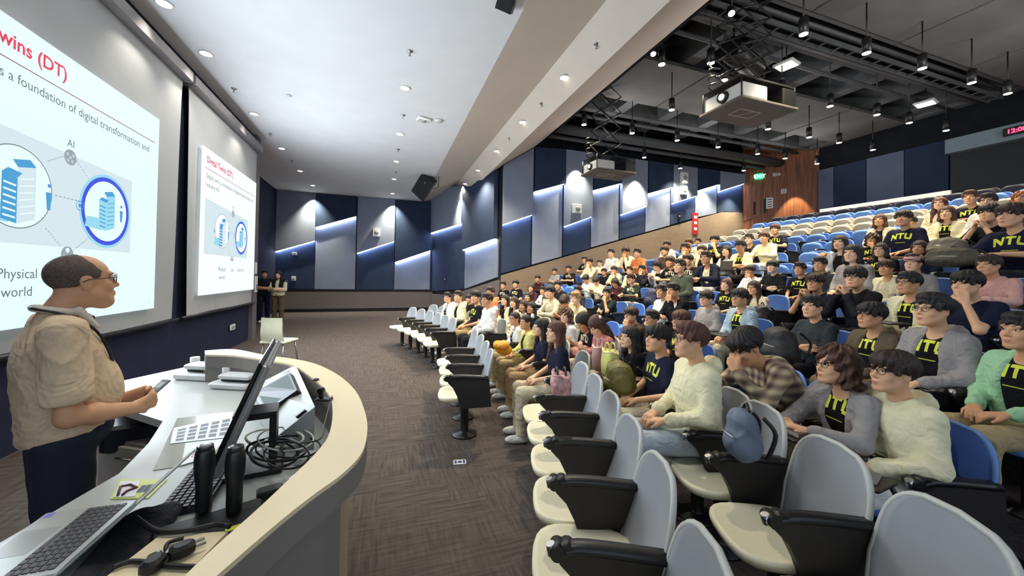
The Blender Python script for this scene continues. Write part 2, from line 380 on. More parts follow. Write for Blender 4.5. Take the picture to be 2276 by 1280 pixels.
mb = MB(); mb.loft([[o+e*s-n*d+Vector((0, 0, z)) for s, z in ((0, -.1), (LC, -.1), (LC, 8.3), (0, 8.3))] for d in (0, .2)]); wC = struct(mb.obj('wall_left_rake', M_pit))
hC = lambda u, v: ((PN(u, v, o, n)-o).dot(e), PN(u, v, o, n).z)
pts = [hC(1113, 612), hC(1241, 575), hC(1366, 538), hC(1481, 506), hC(1608, 470), hC(1648, 473)]
poly(o, e, n, [(0, 0), (LC, 0)]+[pts[-1]]+pts[-2::-1], 0, .05, M_tan, 'dado_board', wC)
top = PY(1434, 361, YC).z
wall_panels(wC, pC0, pC1, [(1114, 1180, 500, 479, G_, B_, 608, 590), (1183, 1250, 428, 411, B_, G_, 588, 570), (1250, 1311, 504, 483, G_, B_, 569, 552),
    (1313, 1375, 425, 410, B_, G_, 550, 533), (1375, 1432, 478, 460, G_, B_, 532, 517), (1434, 1488, 432, 418, B_, G_, 516, 501), (1488, 1542, 453, 437, G_, B_, 500, 485),
    (1543, 1591, 426, 412, B_, G_, 484, 474), (1591, 1647, 427, 410, G_, B_, 472, 472)], 1, lambda s: (profz((o+e*s).x)-.03) if (o+e*s).x < 4.6 else top)
# walnut lobby across the back corner, with its door
W0 = Vector(pC1); W1 = Vector((XB, PX(1820, 455, XB).y, 0)); o, e, n = wall_frame(W0, W1); LW = (W1-W0).length
mb = MB(); mb.loft([[o+e*s-n*d+Vector((0, 0, z)) for s, z in ((0, 2.9), (LW, 2.9), (LW, 8.3), (0, 8.3))] for d in (0, .15)]); wW = struct(mb.obj('wall_corner', M_wood))
def on_w(u, v, p=None): q = PN(u, v, o, n); return (q-o).dot(e), q.z
def plate(pix, d0, d1, m, name, parent): return poly(o, e, n, [on_w(*p) for p in pix], d0, d1, m, name, parent)
dd = struct(plate([(1652, 492), (1690, 478), (1690, 410), (1652, 418)], 0, .03, M_wood, 'door_2', None))
plate([(1674, 478), (1679, 476), (1679, 448), (1674, 450)], .03, .04, M_dark, 'vision_slot', dd)
plate([(1697, 474), (1703, 472), (1703, 440), (1697, 442)], .0, .01, M_dark, 'vision_slot', wW)
# back wall, its panels, the dark control booth window and the white rail in front
mb = MB(); mb.box((XB, -5, 2.5), (XB+.2, W1.y, 8.3)); wb = struct(mb.obj('wall_back', M_pit))
def yb(u, v=450): return PX(u, v, XB).y
zt = PX(1820, 380, XB).z
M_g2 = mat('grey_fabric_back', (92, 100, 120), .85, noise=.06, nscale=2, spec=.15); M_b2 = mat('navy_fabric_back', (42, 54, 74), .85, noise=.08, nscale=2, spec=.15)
for (u0, u1, m) in ((1821, 1856, M_g2), (1856, 1928, M_b2), (1928, 2013, M_g2), (2013, 2112, M_b2)):
    mb = MB(); mb.box((XB-.08, yb(u1)+.012, 3.2), (XB, yb(u0)-.012, zt)); mb.obj('acoustic_panel', m, wb)
zl0, zl1 = PX(2114, 318, XB).z, PX(2114, 345, XB).z
mb = MB(); mb.box((XB-.3, -5, zl1), (XB, yb(2113), zl0+.05)); struct(mb.obj('trim_6', mat('lintel_paint', (120, 136, 142), .7, noise=.06)))
mb = MB(); mb.box((XB-.06, -5, 3.9), (XB-.02, yb(2115), zl1)); struct(mb.obj('window_1', mat('dark_glass', (8, 11, 14), .5, noise=.1, nscale=2)))
xr = XB-.9; zr = PX(1960, 445, xr).z
mb = MB(); mb.box((xr, PX(2112, 420, xr).y, zr-.12), (xr+.08, PX(1822, 467, xr).y, zr)); rl = struct(mb.obj('trim_7', mat('white_rail_paint', (226, 222, 216), .5, noise=.04)))
# black services void over the seats
mb = MB(); mb.box((4.6, -5, 8.2), (XB+.3, YC+.2, 8.3)); struct(mb.obj('ceiling_void', M_pit))
ZB = 6.9
cb = thing('joist_frame', 'dark grey grid of ceiling joists and girders over the seating', 'ceiling beams')
for x in (6.8, 8.45, 10.1, 11.75, 13.4, 15.05):
    mb = MB(); mb.box((x-.17, 5.75, ZB-.1), (x+.17, 10.9, ZB+.6)); mb.obj('joist', M_grid, cb)
for y, wd in ((5.66, .1), (4.82, .07), (9.95, .1)):
    mb = MB(); mb.box((4.75, y-wd, ZB-.14), (15.7, y+wd, ZB+.5)); mb.obj('girder', M_grid, cb)
mb = MB(); mb.box((15.45, -2.5, ZB-.16), (15.7, 10.9, ZB+.5)); mb.obj('girder', M_grid, cb)
for i, (y0, y1) in enumerate(((-2.5, 4.7), (7.0, 8.9))):
    for j in range(4):
        x = 4.8+j*2.66; mb = MB(); mb.bbox((x, y0, ZB-.24), (x+2.6, y1, ZB-.15), .01); tag(mb.obj('ceiling_board', M_grid2), 'flat dark grey ceiling board, %s from the white soffit, %s band' % (ORD[j+1], 'middle' if i else 'nearest'), 'ceiling board', 'suspended ceiling boards')
for i, (y, z, r, nm) in enumerate(((4.98, 6.7, .04, 'pipe'), (5.42, 6.62, .05, 'pipe'), (5.95, 6.6, .045, 'pipe'), (10.6, 6.35, .16, 'duct'), (10.2, 6.68, .06, 'pipe'), (10.95, 6.2, .07, 'pipe'))):
    mb = MB(); mb.tube([(4.75, y, z), (9, y, z), (15.4, y, z)], r, 12)
    tag(mb.obj('ceiling_'+nm, mat('pipe_grey', (84, 86, 88), .5, noise=.1, nscale=6)), ['slim grey pipe along the edge of the nearest flat boards', 'grey pipe between the cable tray and the open joists', 'grey pipe just under the near ends of the joists', 'wide dark duct along the top of the panelled side wall', 'grey pipe under the joists above the wide duct', 'dark pipe tight to the panelled side wall top'][i], nm)
ct = thing('cable_tray', 'dark ladder cable tray running below the joists toward the back wall', 'cable tray')
mb = MB(); mb.box((4.75, 5.06, 6.55), (15.4, 5.09, 6.63)); mb.obj('side_rail', M_grid, ct)
mb = MB(); mb.box((4.75, 5.3, 6.55), (15.4, 5.33, 6.63)); mb.obj('side_rail', M_grid, ct)
for x in np.arange(4.9, 15.3, .45):
    mb = MB(); mb.box((x, 5.09, 6.56), (x+.03, 5.3, 6.58)); mb.obj('rung', M_grid, ct)
# ------------------------------------------------------------------ lamps
def downlight(p, label, watt=55, nrm=(0, 0, -1), col=(1, .93, .82), spot=95):
    t = thing('downlight', label, 'ceiling light', p, 0, 'recessed downlights in the white ceiling')
    mb = MB(); mb.lathe([(.1, 0), (.1, -.006), (.085, -.012), (.075, -.004), (.075, .0)], n=24); mb.obj('trim_ring', mat('lamp_trim', (225, 225, 220), .4, noise=.03), t)
    mb = MB(); mb.lathe([(.07, -.002), (.045, -.005), (.0001, -.005)], n=20); mb.obj('lamp', M_lamp, t)
    light('downlight_beam', 'SPOT', (p[0]-(.1 if p[0] > 2.7 else 0), p[1], p[2]-.12), watt, col, .05, (p[0]+nrm[0], p[1]+nrm[1], p[2]-.12+nrm[2]), spot_size=math.radians(spot), spot_blend=.8).parent = None
for c, (px, lab) in enumerate(([(365, 8), (458, 119), (565, 253), (626, 330), (667, 380), (695, 412)], [(900, 196), (889, 298), (881, 359), (876, 398), (872, 430)])
                              and [([(365, 8), (458, 119), (565, 253), (626, 330), (667, 380), (695, 412)], 'in the line beside the screens'), ([(900, 196), (889, 298), (881, 359), (876, 398), (872, 430)], 'in the middle line of the flat field')]):
    for i, (u, v) in enumerate(px): downlight(PZ(u, v, 5.045), 'round recessed downlight %s, %s from the camera' % (lab, ORD[i+1]), 45)
for i, (u, v) in enumerate([(1256, 172), (1163, 271), (1105, 335), (1064, 378), (1035, 408)]):
    q = PN(u, v, (2.72, 0, 5.325), Vector((1, 0, 1))); downlight(q-Vector((.01, 0, .01)), 'round recessed downlight in the beige soffit, %s from the camera' % ORD[i+1], 420, (-.12, 0, -1), (1, .86, .62), 125)
for i, (u, v, s) in enumerate([(520, 197, 0), (911, 114, 0), (601, 297, 0), (896, 256, 0), (649, 357, 0), (885, 332, 0), (880, 382, 0), (1326, 98, 1), (1204, 230, 1), (1132, 307, 1)]):
    q = PZ(u, v, 5.045) if not s else PN(u, v, (2.72, 0, 5.325), Vector((1, 0, 1)))
    t = thing('sprinkler', 'small round chrome sprinkler head in the %s, %s from the camera' % (('white ceiling', 'beige soffit')[s], ORD[(i+1 if not s else i-6)]), 'sprinkler', q, 0, 'sprinkler heads')
    mb = MB(); mb.lathe([(.045, 0), (.04, -.008), (.012, -.012), (.012, -.035)], n=16); mb.obj('rosette', M_metal, t)
    mb = MB(); mb.cyl((0, 0, -.035), (0, 0, -.06), .006); mb.lathe([(.02, -.06), (.022, -.063), (.001, -.064)], n=12); mb.obj('deflector', M_metal, t)
q = PZ(942, 264, 5.045); t = thing('smoke_detector', 'square white detector with a round lens on the white ceiling', 'smoke detector', q, .3)
mb = MB(); mb.bbox((-.14, -.1, -.05), (.14, .1, 0), .02); mb.obj('housing', mat('white_plastic', (222, 224, 222), .45, noise=.03), t); mb = MB(); mb.lathe([(.05, -.05), (.045, -.065), (.001, -.07)], n=20); mb.obj('lens', mat('grey_plastic', (140, 144, 148), .4, noise=.05), t)
q = PZ(975, 267, 5.045); mb = MB(); mb.lathe([(.09, 0), (.085, -.03), (.05, -.045), (.001, -.047)], n=24); tag(mb.obj('dome_detector', MATS['white_plastic'], None, q), 'small white dome beside the square ceiling detector', 'detector')
q = PZ(642, 212, 5.045); mb = MB(); mb.lathe([(.05, 0), (.045, -.015), (.001, -.017)], n=16); tag(mb.obj('ceiling_sensor', MATS['white_plastic'], None, q), 'tiny white sensor disc on the ceiling near the first screen', 'sensor')
# wall washers that paint scallops on the panels
def washer(u, v, Y, watt, n=None, p0=None, off=.5, side=None):
    q = PY(u, v, Y) if n is None else PN(u, v, p0, n)
    nn = Vector((0, -1, 0)) if n is None else n
    a = q+nn*off; a.z = min(a.z, (profz(a.x) or 9)-.06) if a.x < 4.6 else a.z
    light('wall_washer', 'SPOT', a, watt, (1, .93, .7), .03, a+Vector((0, 0, -1))-nn*.16, spot_size=math.radians(84), spot_blend=1.0)
    return a
for u, v in ((701, 428), (875, 442)): washer(u, v, 17.8, 600)
oB, eB, nB = wall_frame(pB0, pB1); washer(1036, 428, 0, 500, nB, pB0)
for i, (u, v, wt) in enumerate(((1275, 366, 330), (1405, 390, 350), (1508, 398, 300), (1560, 406, 330), (1618, 420, 300))):
    a = washer(u, v, YC, wt, off=.5)
a = PN(1768, 405, o, n)+n*.5; light('wall_washer', 'SPOT', a, 260, (1, .78, .45), .03, a+Vector((0, 0, -1))-n*.2, spot_size=math.radians(60), spot_blend=.4)
# suspended can lights over the seats
CANS = [(1926, 118, .16), (2050, 152, .16), (2160, 184, .15), (2240, 208, .15), (1786, 76, .16), (1738, 205, .11), (1845, 236, .11), (1949, 255, .1), (2021, 273, .1), (2103, 290, .1), (1471, 143, .11), (1493, 244, .1), (1405, 296, .1), (1505, 312, .1), (1596, 327, .09), (1707, 287, .1), (1798, 305, .09), (1865, 317, .09), (1940, 333, .09), (1684, 342, .08), (1745, 352, .08), (1816, 364, .08), (1653, 379, .07), (1610, 178, .1), (1298, 277, .1), (1512, 374, .07), (1432, 350, .07), (1580, 140, .1)]
for i, (u, v, r) in enumerate(CANS):
    d = ray(u, v); z = 5.75; q = CC+d*((z-CC.z)/d.z)
    if q.y > YC-.5: q = PY(u, v, YC-.6)
    if q.x > XB-.8: q = PX(u, v, XB-.9)
    zz = (8.2 if 4.72 < q.y < 6.98 or q.y > 8.92 else 6.66)-q.z; rr = .068
    t = thing('can_light', '', 'ceiling light', q, 0, 'hanging can lights')
    t['label'] = 'black can light hanging over the seats, %s from the left' % ORD[1+sorted(c[0] for c in CANS).index(u)]
    mb = MB(); mb.lathe([(rr, 0), (rr, .26), (rr*.7, .28), (.001, .28)], n=20); mb.obj('can', M_black, t)
    mb = MB(); mb.lathe([(rr*.9, -.003), (rr*.9, -.007), (.001, -.008)], n=20); mb.obj('lamp', M_lamp, t)
    mb = MB(); mb.cyl((0, 0, .28), (0, 0, zz), .012, n=8); mb.obj('stem', M_black, t)
    light('can_beam', 'SPOT', (q.x, q.y, q.z-.02), 330, (1, .85, .6), .07, (q.x, q.y, 0), spot_size=math.radians(100), spot_blend=.7)
for i, (u, v) in enumerate([(1748, 147), (2057, 232)]):
    q = PZ(u, v, 6.35); t = thing('high_bay_light', 'rounded square white flush lamp between joists, %s of two' % ('left', 'right')[i], 'ceiling light', q, .2)
    mb = MB(); mb.bbox((-.2, -.2, 0), (.2, .2, .06), .05); mb.obj('housing', MATS['white_plastic'], t); mb = MB(); mb.bbox((-.16, -.16, -.01), (.16, .16, 0.002), .04); mb.obj('lamp', glow('soft_lamp', (250, 250, 235), 2.2), t)
    mb = MB(); mb.cyl((0, 0, .06), (0, 0, ZB-.02-6.35), .012, n=8); mb.obj('stem', M_black, t)
# track lights on the near tray
for i, (u, v) in enumerate([(1626, 30), (1452, 120)]):
    q = PZ(u, v, 6.2); t = thing('track_spotlight', 'angled black track spotlight near the %s of the joists' % ('camera end', 'soffit edge')[i], 'spotlight', q, 2.5)
    M = Matrix.Rotation(.6, 4, 'X'); mb = MB(); mb.lathe([(.06, 0), (.07, .1), (.05, .2), (.001, .2)], M=M, n=16); mb.obj('can', M_black, t); mb = MB(); mb.lathe([(.05, -.003), (.001, -.004)], M=M, n=16); mb.obj('lamp', M_lamp, t)
    mb = MB(); mb.cyl((0, 0, .12), (0, 0, .9), .012, n=8); mb.obj('stem', M_black, t)
# projectors on scissor lifts
def projector(corner_uv, zplat, sc, lab, ztop):
    c = PZ(*corner_uv, zplat); t = thing('projector_lift', lab, 'projector lift', c, 0)
    mb = MB(); mb.bbox((-.55*sc, -.42*sc, -.05), (.75*sc, .42*sc, 0), .02); mb.obj('platform', mat('platform_paint', (98, 92, 84), .6, noise=.08), t)
    mb = MB(); w2 = .012
    for a, b in (((-.2, -.12), (.25, -.12)), ((.25, -.12), (.25, .12)), ((.25, .12), (-.2, .12)), ((-.2, .12), (-.2, -.12)), ((-.05, .12), (.05, .0)), ((.05, 0), (0.1, -.12))):
        A = Vector((a[0]*sc, a[1]*sc, -.054)); B = Vector((b[0]*sc, b[1]*sc, -.054)); dd = (B-A).normalized(); nn = Vector((-dd.y, dd.x, 0))*w2
        mb.add([A-nn, B-nn, B+nn, A+nn], [(0, 1, 2, 3)])
    mb.obj('bracket_slot', mat('slot_white', (200, 190, 180), .6, noise=.05), t)
    mb = MB(); L = 5; hz = ztop-.35; 
    for y in (-.25*sc, .25*sc):
        for i in range(L):
            z0, z1 = .35+hz*i/L, .35+hz*(i+1)/L
            for s in (-1, 1): mb.cyl((-.32*s*sc, y, z0), (.32*s*sc, y, z1), .016, n=6)
            mb.cyl((-.32*sc, y, z0), (-.32*sc, y, z0+.03), .025, n=8)
    for i in range(L+1):
        z0 = .35+hz*i/L
        for s in (-1, 1): mb.cyl((.32*s*sc, -.25*sc, z0), (.32*s*sc, .25*sc, z0), .014, n=6)
    mb.obj('scissor_arm', M_black, t)
    mb = MB()
    for x in (-.5, .7):
        for y in (-.38, .38): mb.cyl((x*sc, y*sc, 0), (x*sc, y*sc, .36), .014, n=6)
    mb.box((-.5*sc, -.38*sc, .34), (.7*sc, .38*sc, .37)); mb.obj('cradle', M_black, t)
    mb = MB(); mb.bbox((.4*sc, -.4*sc, .0), (.72*sc, .4*sc, .3), .02); mb.obj('equipment_box', M_black, t)
    mb = MB(); pts = []
    for i in range(61): a = i/60; pts.append((-.3*sc+.12*math.cos(a*44), .33*sc+.07*math.sin(a*44), .05+a*1.0))
    mb.tube(pts, .012, 6); mb.obj('coiled_cable', M_black, t)
    pr = thing('projector', 'white projector with a lit round lens riding on the '+('nearer' if sc > 1 else 'farther')+' scissor lift', 'projector', c+Vector((-.3*sc, 0, .0)), 0)
    mb = MB(); mb.bbox((-.2*sc, -.4*sc, 0.002), (.35*sc, .34*sc, .24*sc), .03); mb.obj('housing', mat('projector_white', (214, 214, 208), .45, noise=.03), pr)
    mb = MB(); mb.cyl((-.2*sc, -.05, .12*sc), (-.25*sc, -.05, .12*sc), .1*sc, .095*sc, 24); mb.obj('lens_barrel', M_black, pr)
    mb = MB(); mb.cyl((-.25*sc, -.05, .12*sc), (-.262*sc, -.05, .12*sc), .05*sc, .045*sc, 20); mb.obj('lens', glow('lens_glow', (225, 240, 255), 9), pr)
projector((1652, 246), 4.72, 1.05, 'dark scissor lift lowering the nearer projector below the joists', 1.93)
projector((1345, 385), 4.45, .95, 'dark scissor lift lowering the farther projector near the panelled wall', 2.4)
# hoist motor and looped cables above the nearer lift
q = PZ(1655, 135, 6.25); t = thing('hoist_drum', 'dark hoist drum with looped hoses above the nearer projector lift', 'hoist', q, .3)
mb = MB(); mb.cyl((-.7, 0, 0), (.5, 0, 0), .22, n=20); mb.obj('drum', M_black, t)
mb = MB()
for k in range(3):
    mb.tube([(.75+.3*math.cos(a), .1*k, .15+.26*math.sin(a)) for a in np.linspace(0, 6.3, 24)], .02, 6)
mb.obj('hose', mat('maroon_hose', (52, 28, 32), .6, noise=.1), t); mb = MB(); mb.cyl((-.5, 0, .2), (-.5, 0, .5), .02, n=8); mb.cyl((.3, 0, .2), (.3, 0, .5), .02, n=8); mb.obj('hanger', M_black, t)
# ------------------------------------------------------------------ loudspeakers on the soffit edge
def speaker(c, R, lab, s=1):
    t = thing('loudspeaker', lab, 'loudspeaker', c); t.rotation_euler = R
    mb = MB(); rg = []
    for y, w_, h in ((-.16, .2, .3), (.12, .13, .26), (.16, .11, .24)): rg.append([(-w_*s, y*s, -h*s), (w_*s, y*s, -h*s), (w_*s, y*s, h*s), (-w_*s, y*s, h*s)])
    mb.loft(rg); mb.obj('cabinet', M_black, t)
    mb = MB(); mb.bbox((-.19*s, -.175*s, -.29*s), (.19*s, -.16*s, .29*s), .01); mb.obj('grille', mat('grille_cloth', (30, 30, 34), .8, bump=.6, bscale=300, noise=.2, nscale=100), t)
    mb = MB(); mb.lathe([(.025*s, 0), (.02*s, .012), (.001, .014)], M=Matrix.Translation((0, -.176*s, .15*s)) @ Matrix.Rotation(math.pi/2, 4, 'X'), n=16); mb.obj('badge', M_metal, t)
    mb = MB(); mb.tube([(-.2*s, .0, .1*s), (-.26*s, .05*s, .2*s), (0, .25*s, .38*s), (.26*s, .05*s, .2*s), (.2*s, 0, .1*s)], .014, 6); mb.obj('bracket', M_black, t)
speaker(PD(947, 414, 13.0), (.55, .75, -.35), 'black box loudspeaker hanging at the far end of the beige soffit', 1.4)
speaker(PD(1133, -6, 4.6), (.5, .5, -.5), 'black loudspeaker with a grey side cut off by the top of the photo', .55)
# ------------------------------------------------------------------ small wall fittings
def fit(u, v, Y, wd, ht, dp, m, name, lab, cat, p0=None, n=None, parts=None):
    q = PY(u, v, Y) if n is None else PN(u, v, p0, n); nn = Vector((0, -1, 0)) if n is None else n
    rz = math.atan2(nn.y, nn.x)+math.pi/2
    t = thing(name, lab, cat, q, rz)
    mb = MB(); mb.bbox((-wd/2, -dp, -ht/2), (wd/2, 0, ht/2), .01); mb.obj('housing', m, t)
    mb = MB(); mb.lathe([(min(wd, ht)*.3, 0), (min(wd, ht)*.25, .01), (.001, .012)], M=Matrix.Translation((0, -dp, 0)) @ Matrix.Rotation(math.pi/2, 4, 'X'), n=16); mb.obj('front', mat('fitting_front', (150, 154, 156), .4, noise=.05), t)
    return t
WP = MATS['white_plastic']
fit(837, 517, 17.6, .3, .36, .12, WP, 'wall_speaker', 'small white box with a sloped shadow on the pale panel of the far wall', 'wall fitting')
fit(655, 564, 17.75, .18, .12, .08, WP, 'wall_sensor', 'small pale sensor high on the dark panel beside the standing woman', 'wall fitting')
fit(653, 619, 17.75, .16, .18, .06, WP, 'wall_socket_box', 'pale wall box low on the dark panel beside the standing woman', 'wall fitting')
fit(998, 493, 0, .34, .36, .12, WP, 'wall_speaker', 'white rounded speaker on the splayed wall above a lit slot', 'wall fitting', pB0, nB)
fit(993, 621, 0, .13, .24, .08, M_black, 'wall_phone', 'small black handset low on the splayed wall', 'wall fitting', pB0, nB)
fit(1280, 465, YC-.2, .3, .3, .14, WP, 'wall_speaker', 'white round-fronted speaker on the pale panel left of the far projector', 'wall fitting')
fit(1518, 396, YC-.2, .3, .4, .12, WP, 'wall_speaker', 'upper of two white speakers on the slate panel toward the back', 'wall fitting')
fit(1517, 424, YC-.2, .26, .32, .12, WP, 'wall_speaker', 'lower of two white speakers on the slate panel toward the back', 'wall fitting')
fit(1508, 481, YC-.05, .1, .26, .06, M_black, 'wall_phone', 'small black box on the slate panel above the sloping boards', 'wall fitting')
q = PY(1545, 497, YC-.06); t = thing('fire_extinguisher_sign', 'red and white strip sign beside the upper seats on the tan boards', 'sign', q, 0)
mb = MB(); mb.box((-.13, -.02, -.42), (.13, 0, .42)); mb.obj('plate', mat('sign_red', (170, 30, 40), .5, noise=.05), t)
mb = MB()
for zz in (-.25, -.02, .2): mb.box((-.07, -.025, zz), (.07, -.02, zz+.1))
mb.obj('lettering', MATS['paper'], t)
# fittings on the walnut corner
def on_corner(pix, d0, d1, m, name, lab, cat):
    t = thing(name, lab, cat); plate(pix, d0, d1, m, 'plate', t); return t
t = on_corner([(1678, 400), (1695, 398), (1695, 386), (1678, 388)], .04, .1, glow('exit_green', (40, 200, 130), 1.6), 'exit_sign', 'green lit exit sign high on the walnut corner', 'sign')
q = PN(1687, 393, o, n)+n*.11; me = text_mesh('EXIT', .2, .002, .004, 'CENTER'); me.materials.append(glow('sign_white', (235, 255, 245), 1.5)); link('lettering', me, t, q-Vector((0, 0, .07)), (math.pi/2, 0, math.atan2(n.y, n.x)+math.pi/2))
M_ink = mat('ink_grey', (90, 86, 84), .8, noise=.05)
for i, (a, b, c, d, lab) in enumerate(((1662, 453, 1674, 423, 'tall white notice taped left of the slit on the walnut door'), (1703, 464, 1718, 440, 'white notice of printed boxes right of the walnut door slit'), (1736, 431, 1748, 420, 'small white notice above the lit patch of walnut'), (1718, 392, 1734, 385, 'narrow pale label beside the green exit sign'))):
    t = on_corner([(a, b), (c, b-2), (c, d-1), (a, d)], .0, .012 if i != 9 else .02, MATS['paper'], 'paper_notice', lab, 'notice')
    for k in range(4):
        f0 = .12+.22*k; y0 = b+(d-b)*f0; y1 = b+(d-b)*(f0+.1); xa = a+(c-a)*.15; xb = a+(c-a)*.85
        plate([(xa, y0), (xb, y0-1.5), (xb, y1-1.5), (xa, y1)], .012, .014, M_ink, 'printed_line', t)
q = PX(2260, 288, XB-.5); t = thing('clock_display', 'red digit clock display above the dark booth window', 'clock', q, -math.pi/2)
mb = MB(); mb.bbox((-.24, 0, -.1), (.24, .08, .1), .02); mb.obj('housing', M_black, t)
me = text_mesh('12:08', .15, .002, .004, 'CENTER'); me.materials.append(glow('red_digit', (255, 40, 70), 6)); link('digits', me, t, (0, -.01, -.055), (math.pi/2, 0, 0))
# ------------------------------------------------------------------ projection screens and their slides
M_scr = mat('screen_cloth', (170, 172, 172), .85, noise=.03, nscale=2, bump=.1, bscale=4)
E_w = glow('slide_white', (222, 243, 246), 0.75); E_w2 = glow('slide_white_far', (240, 248, 250), 0.74); E_g = glow('slide_pale_grey', (214, 232, 238), 0.67)
E_t = glow('slide_text_grey', (110, 124, 132), 0.60); E_r = glow('slide_red', (228, 52, 84), 0.67); E_l = glow('slide_rule', (170, 110, 130), 0.60)
E_b = glow('slide_blue', (70, 160, 215), 0.67); E_b2 = glow('slide_deep_blue', (60, 80, 225), 0.67); E_lb = glow('slide_sky', (150, 215, 238), 0.70); E_ic = glow('slide_icon_grey', (160, 172, 180), 0.60)
def screen(y0, y1, z0, z1, sy0, sy1, sz0, sz1, ew, lab, near):
    t = thing('projection_screen', lab, 'projection screen', (-3.0, y0, 0))
    L = y1-y0; mb = MB(); g = []; n1, n2 = 24, 20
    for i in range(n1+1):
        for j in range(n2+1):
            a, b = i/n1, j/n2; y = L*a; z = z0+(z1-z0)*b
            edge = (a**8*-.06+(1-a)**8*.06)*(1-b)**.5
            g.append((.0-.03*math.sin(b*5)*(a*(1-a))*4*(1-b)+.02*math.cos(a*9)*(1-b)**3, y+edge*1.5, z))
    fs = [(i*(n2+1)+j, (i+1)*(n2+1)+j, (i+1)*(n2+1)+j+1, i*(n2+1)+j+1) for i in range(n1) for j in range(n2)]
    mb.add(g, fs, True); mb.add([(x-.004, y, z) for x, y, z in g], [f[::-1] for f in fs], True); mb.obj('screen_cloth', M_scr, t)
    mb = MB(); mb.cyl((0, -.04, z0-.03), (0, L+.04, z0-.03), .032, n=10); mb.obj('bottom_bar', M_black, t)
    mb = MB(); mb.bbox((-.1, -.06, z1-.02), (.12, L+.06, z1+.16), .03); mb.obj('casing', mat('casing_grey', (118, 114, 116), .5, noise=.06, nscale=5), t)
    W, H = sy1-sy0, sz1-sz0; X = .06
    sl = MB(); sl.add([(X-.004, 0, 0), (X-.004, W, 0), (X-.004, W, H), (X-.004, 0, H)], [(0, 1, 2, 3)]); sl = sl.obj('slide', ew, t, (0, sy0-y0, sz0))
    Rt = (math.pi/2, 0, math.pi/2); q = W/3.0
    def T(s, size, a, b, m, bold=.0, al='LEFT', sx=1, nm='slide_text'):
        me = text_mesh(s, size, 0, bold, al)
        for v in me.vertices: v.co.x *= sx
        me.materials.append(m); link(nm, me, sl, (X+.002, W*a, H*b), Rt)
    def flat(pts, m, nm, lift=0): mb = MB(); mb.add([(X+lift, W*a, H*b) for a, b in pts], [tuple(range(len(pts)))]); mb.obj(nm, m, sl)
    def disc(a, b, r, m, nm, r0=0, lift=0, n=48):
        mb = MB(); R = []
        for i in range(n): t_ = 2*math.pi*i/n; R.append((X+lift, W*a+q*r*math.cos(t_), H*b+q*r*math.sin(t_)))
        if not r0: mb.add(R, [tuple(range(n))])
        else:
            R2 = [(X+lift, W*a+q*r0*math.cos(2*math.pi*i/n), H*b+q*r0*math.sin(2*math.pi*i/n)) for i in range(n)]
            mb.add(R+R2, [(i, (i+1) % n, (i+1) % n+n, i+n) for i in range(n)])
        mb.obj(nm, m, sl)
    T('Digital Twins (DT)', .165*q, .065, .905, E_r, .003, nm='slide_title')
    flat([(.04, .862), (.97, .862), (.97, .866), (.04, .866)], E_l, 'slide_rule')
    T('Digital twin is a foundation of digital transformation and', .118*q, .065, .80, E_t, sx=.97)
    T('Industry 4.0', .118*q, .065, .74, E_t)
    flat([(.06, .28), (.82, .28), (.82, .62), (.06, .66)], E_g, 'diagram_ground', -.002)
    disc(.325, .465, .345, E_t, 'physical_ring', .337); disc(.325, .465, .337, ew, 'physical_disc', 0, -.001)
    disc(.68, .45, .40, E_lb, 'twin_halo', .34, -.0006); disc(.68, .45, .37, E_b2, 'twin_ring', .325, .0004); disc(.68, .45, .325, ew, 'twin_disc', 0, .0002)
    for cx, fill in ((.33, 1), (.68, 0)):
        s_ = 1 if fill else .8; c0 = .45
        def F(pts, m, nm, lf): flat([(cx+(a-.55)*.115*s_, c0+(b-.5)*.21*s_) for a, b in pts], m, nm, lf)
        F([(-.6, .05), (.3, .0), (.3, .3), (-.5, .3)], E_lb, 'cast_patch', .001)
        F([(.1, .05), (.5, 0), (.5, .72), (.1, .76)], E_b if fill else E_lb, 'low_block', .002); F([(.1, .76), (.5, .72), (.62, .8), (.25, .84)], E_b, 'low_roof', .0025)
        F([(.5, 0), (1.0, .1), (1.0, .95), (.5, .88)], E_g if fill else E_lb, 'tower', .0022); F([(.5, .88), (1, .95), (.82, 1.05), (.35, .98)], E_b, 'tower_roof', .003)
        for j in range(6): F([(.14, .1+.1*j), (.46, .07+.1*j), (.46, .1+.1*j), (.14, .13+.1*j)], ew if fill else E_b, 'window_row', .0035)
        for j in range(6): F([(.56, .14+.11*j), (.95, .2+.11*j), (.95, .22+.11*j), (.56, .16+.11*j)], ew if fill else E_b, 'window_row', .0035)
        F([(1.35, .3), (1.45, .3), (1.5, .6), (1.3, .6)], E_b, 'person_icon', .002); disc(cx+.85*.115*s_, c0+.045*s_, .018, E_b, 'person_icon_head', 0, .002, 16)
        disc(cx-.13, c0, .02, E_b, 'signal_dot', 0, .002, 16); disc(cx-.13, c0, .05, E_b, 'signal_arc', .042, .002, 24)
    for b, m_ in ((.625, 'AI'), (.255, 'User')):
        disc(.505, b, .075, E_ic, 'icon_disc', 0, .001)
    disc(.505, .27, .024, ew, 'icon_head', 0, .002, 20); flat([(.482, .225), (.528, .225), (.522, .25), (.488, .25)], ew, 'icon_body', .002)
    for (da, db) in ((0, 0), (.012, .01), (-.012, .01), (.008, -.014), (-.01, -.012)): disc(.505+da, .625+db, .014, ew, 'icon_node', .009, .002, 12)
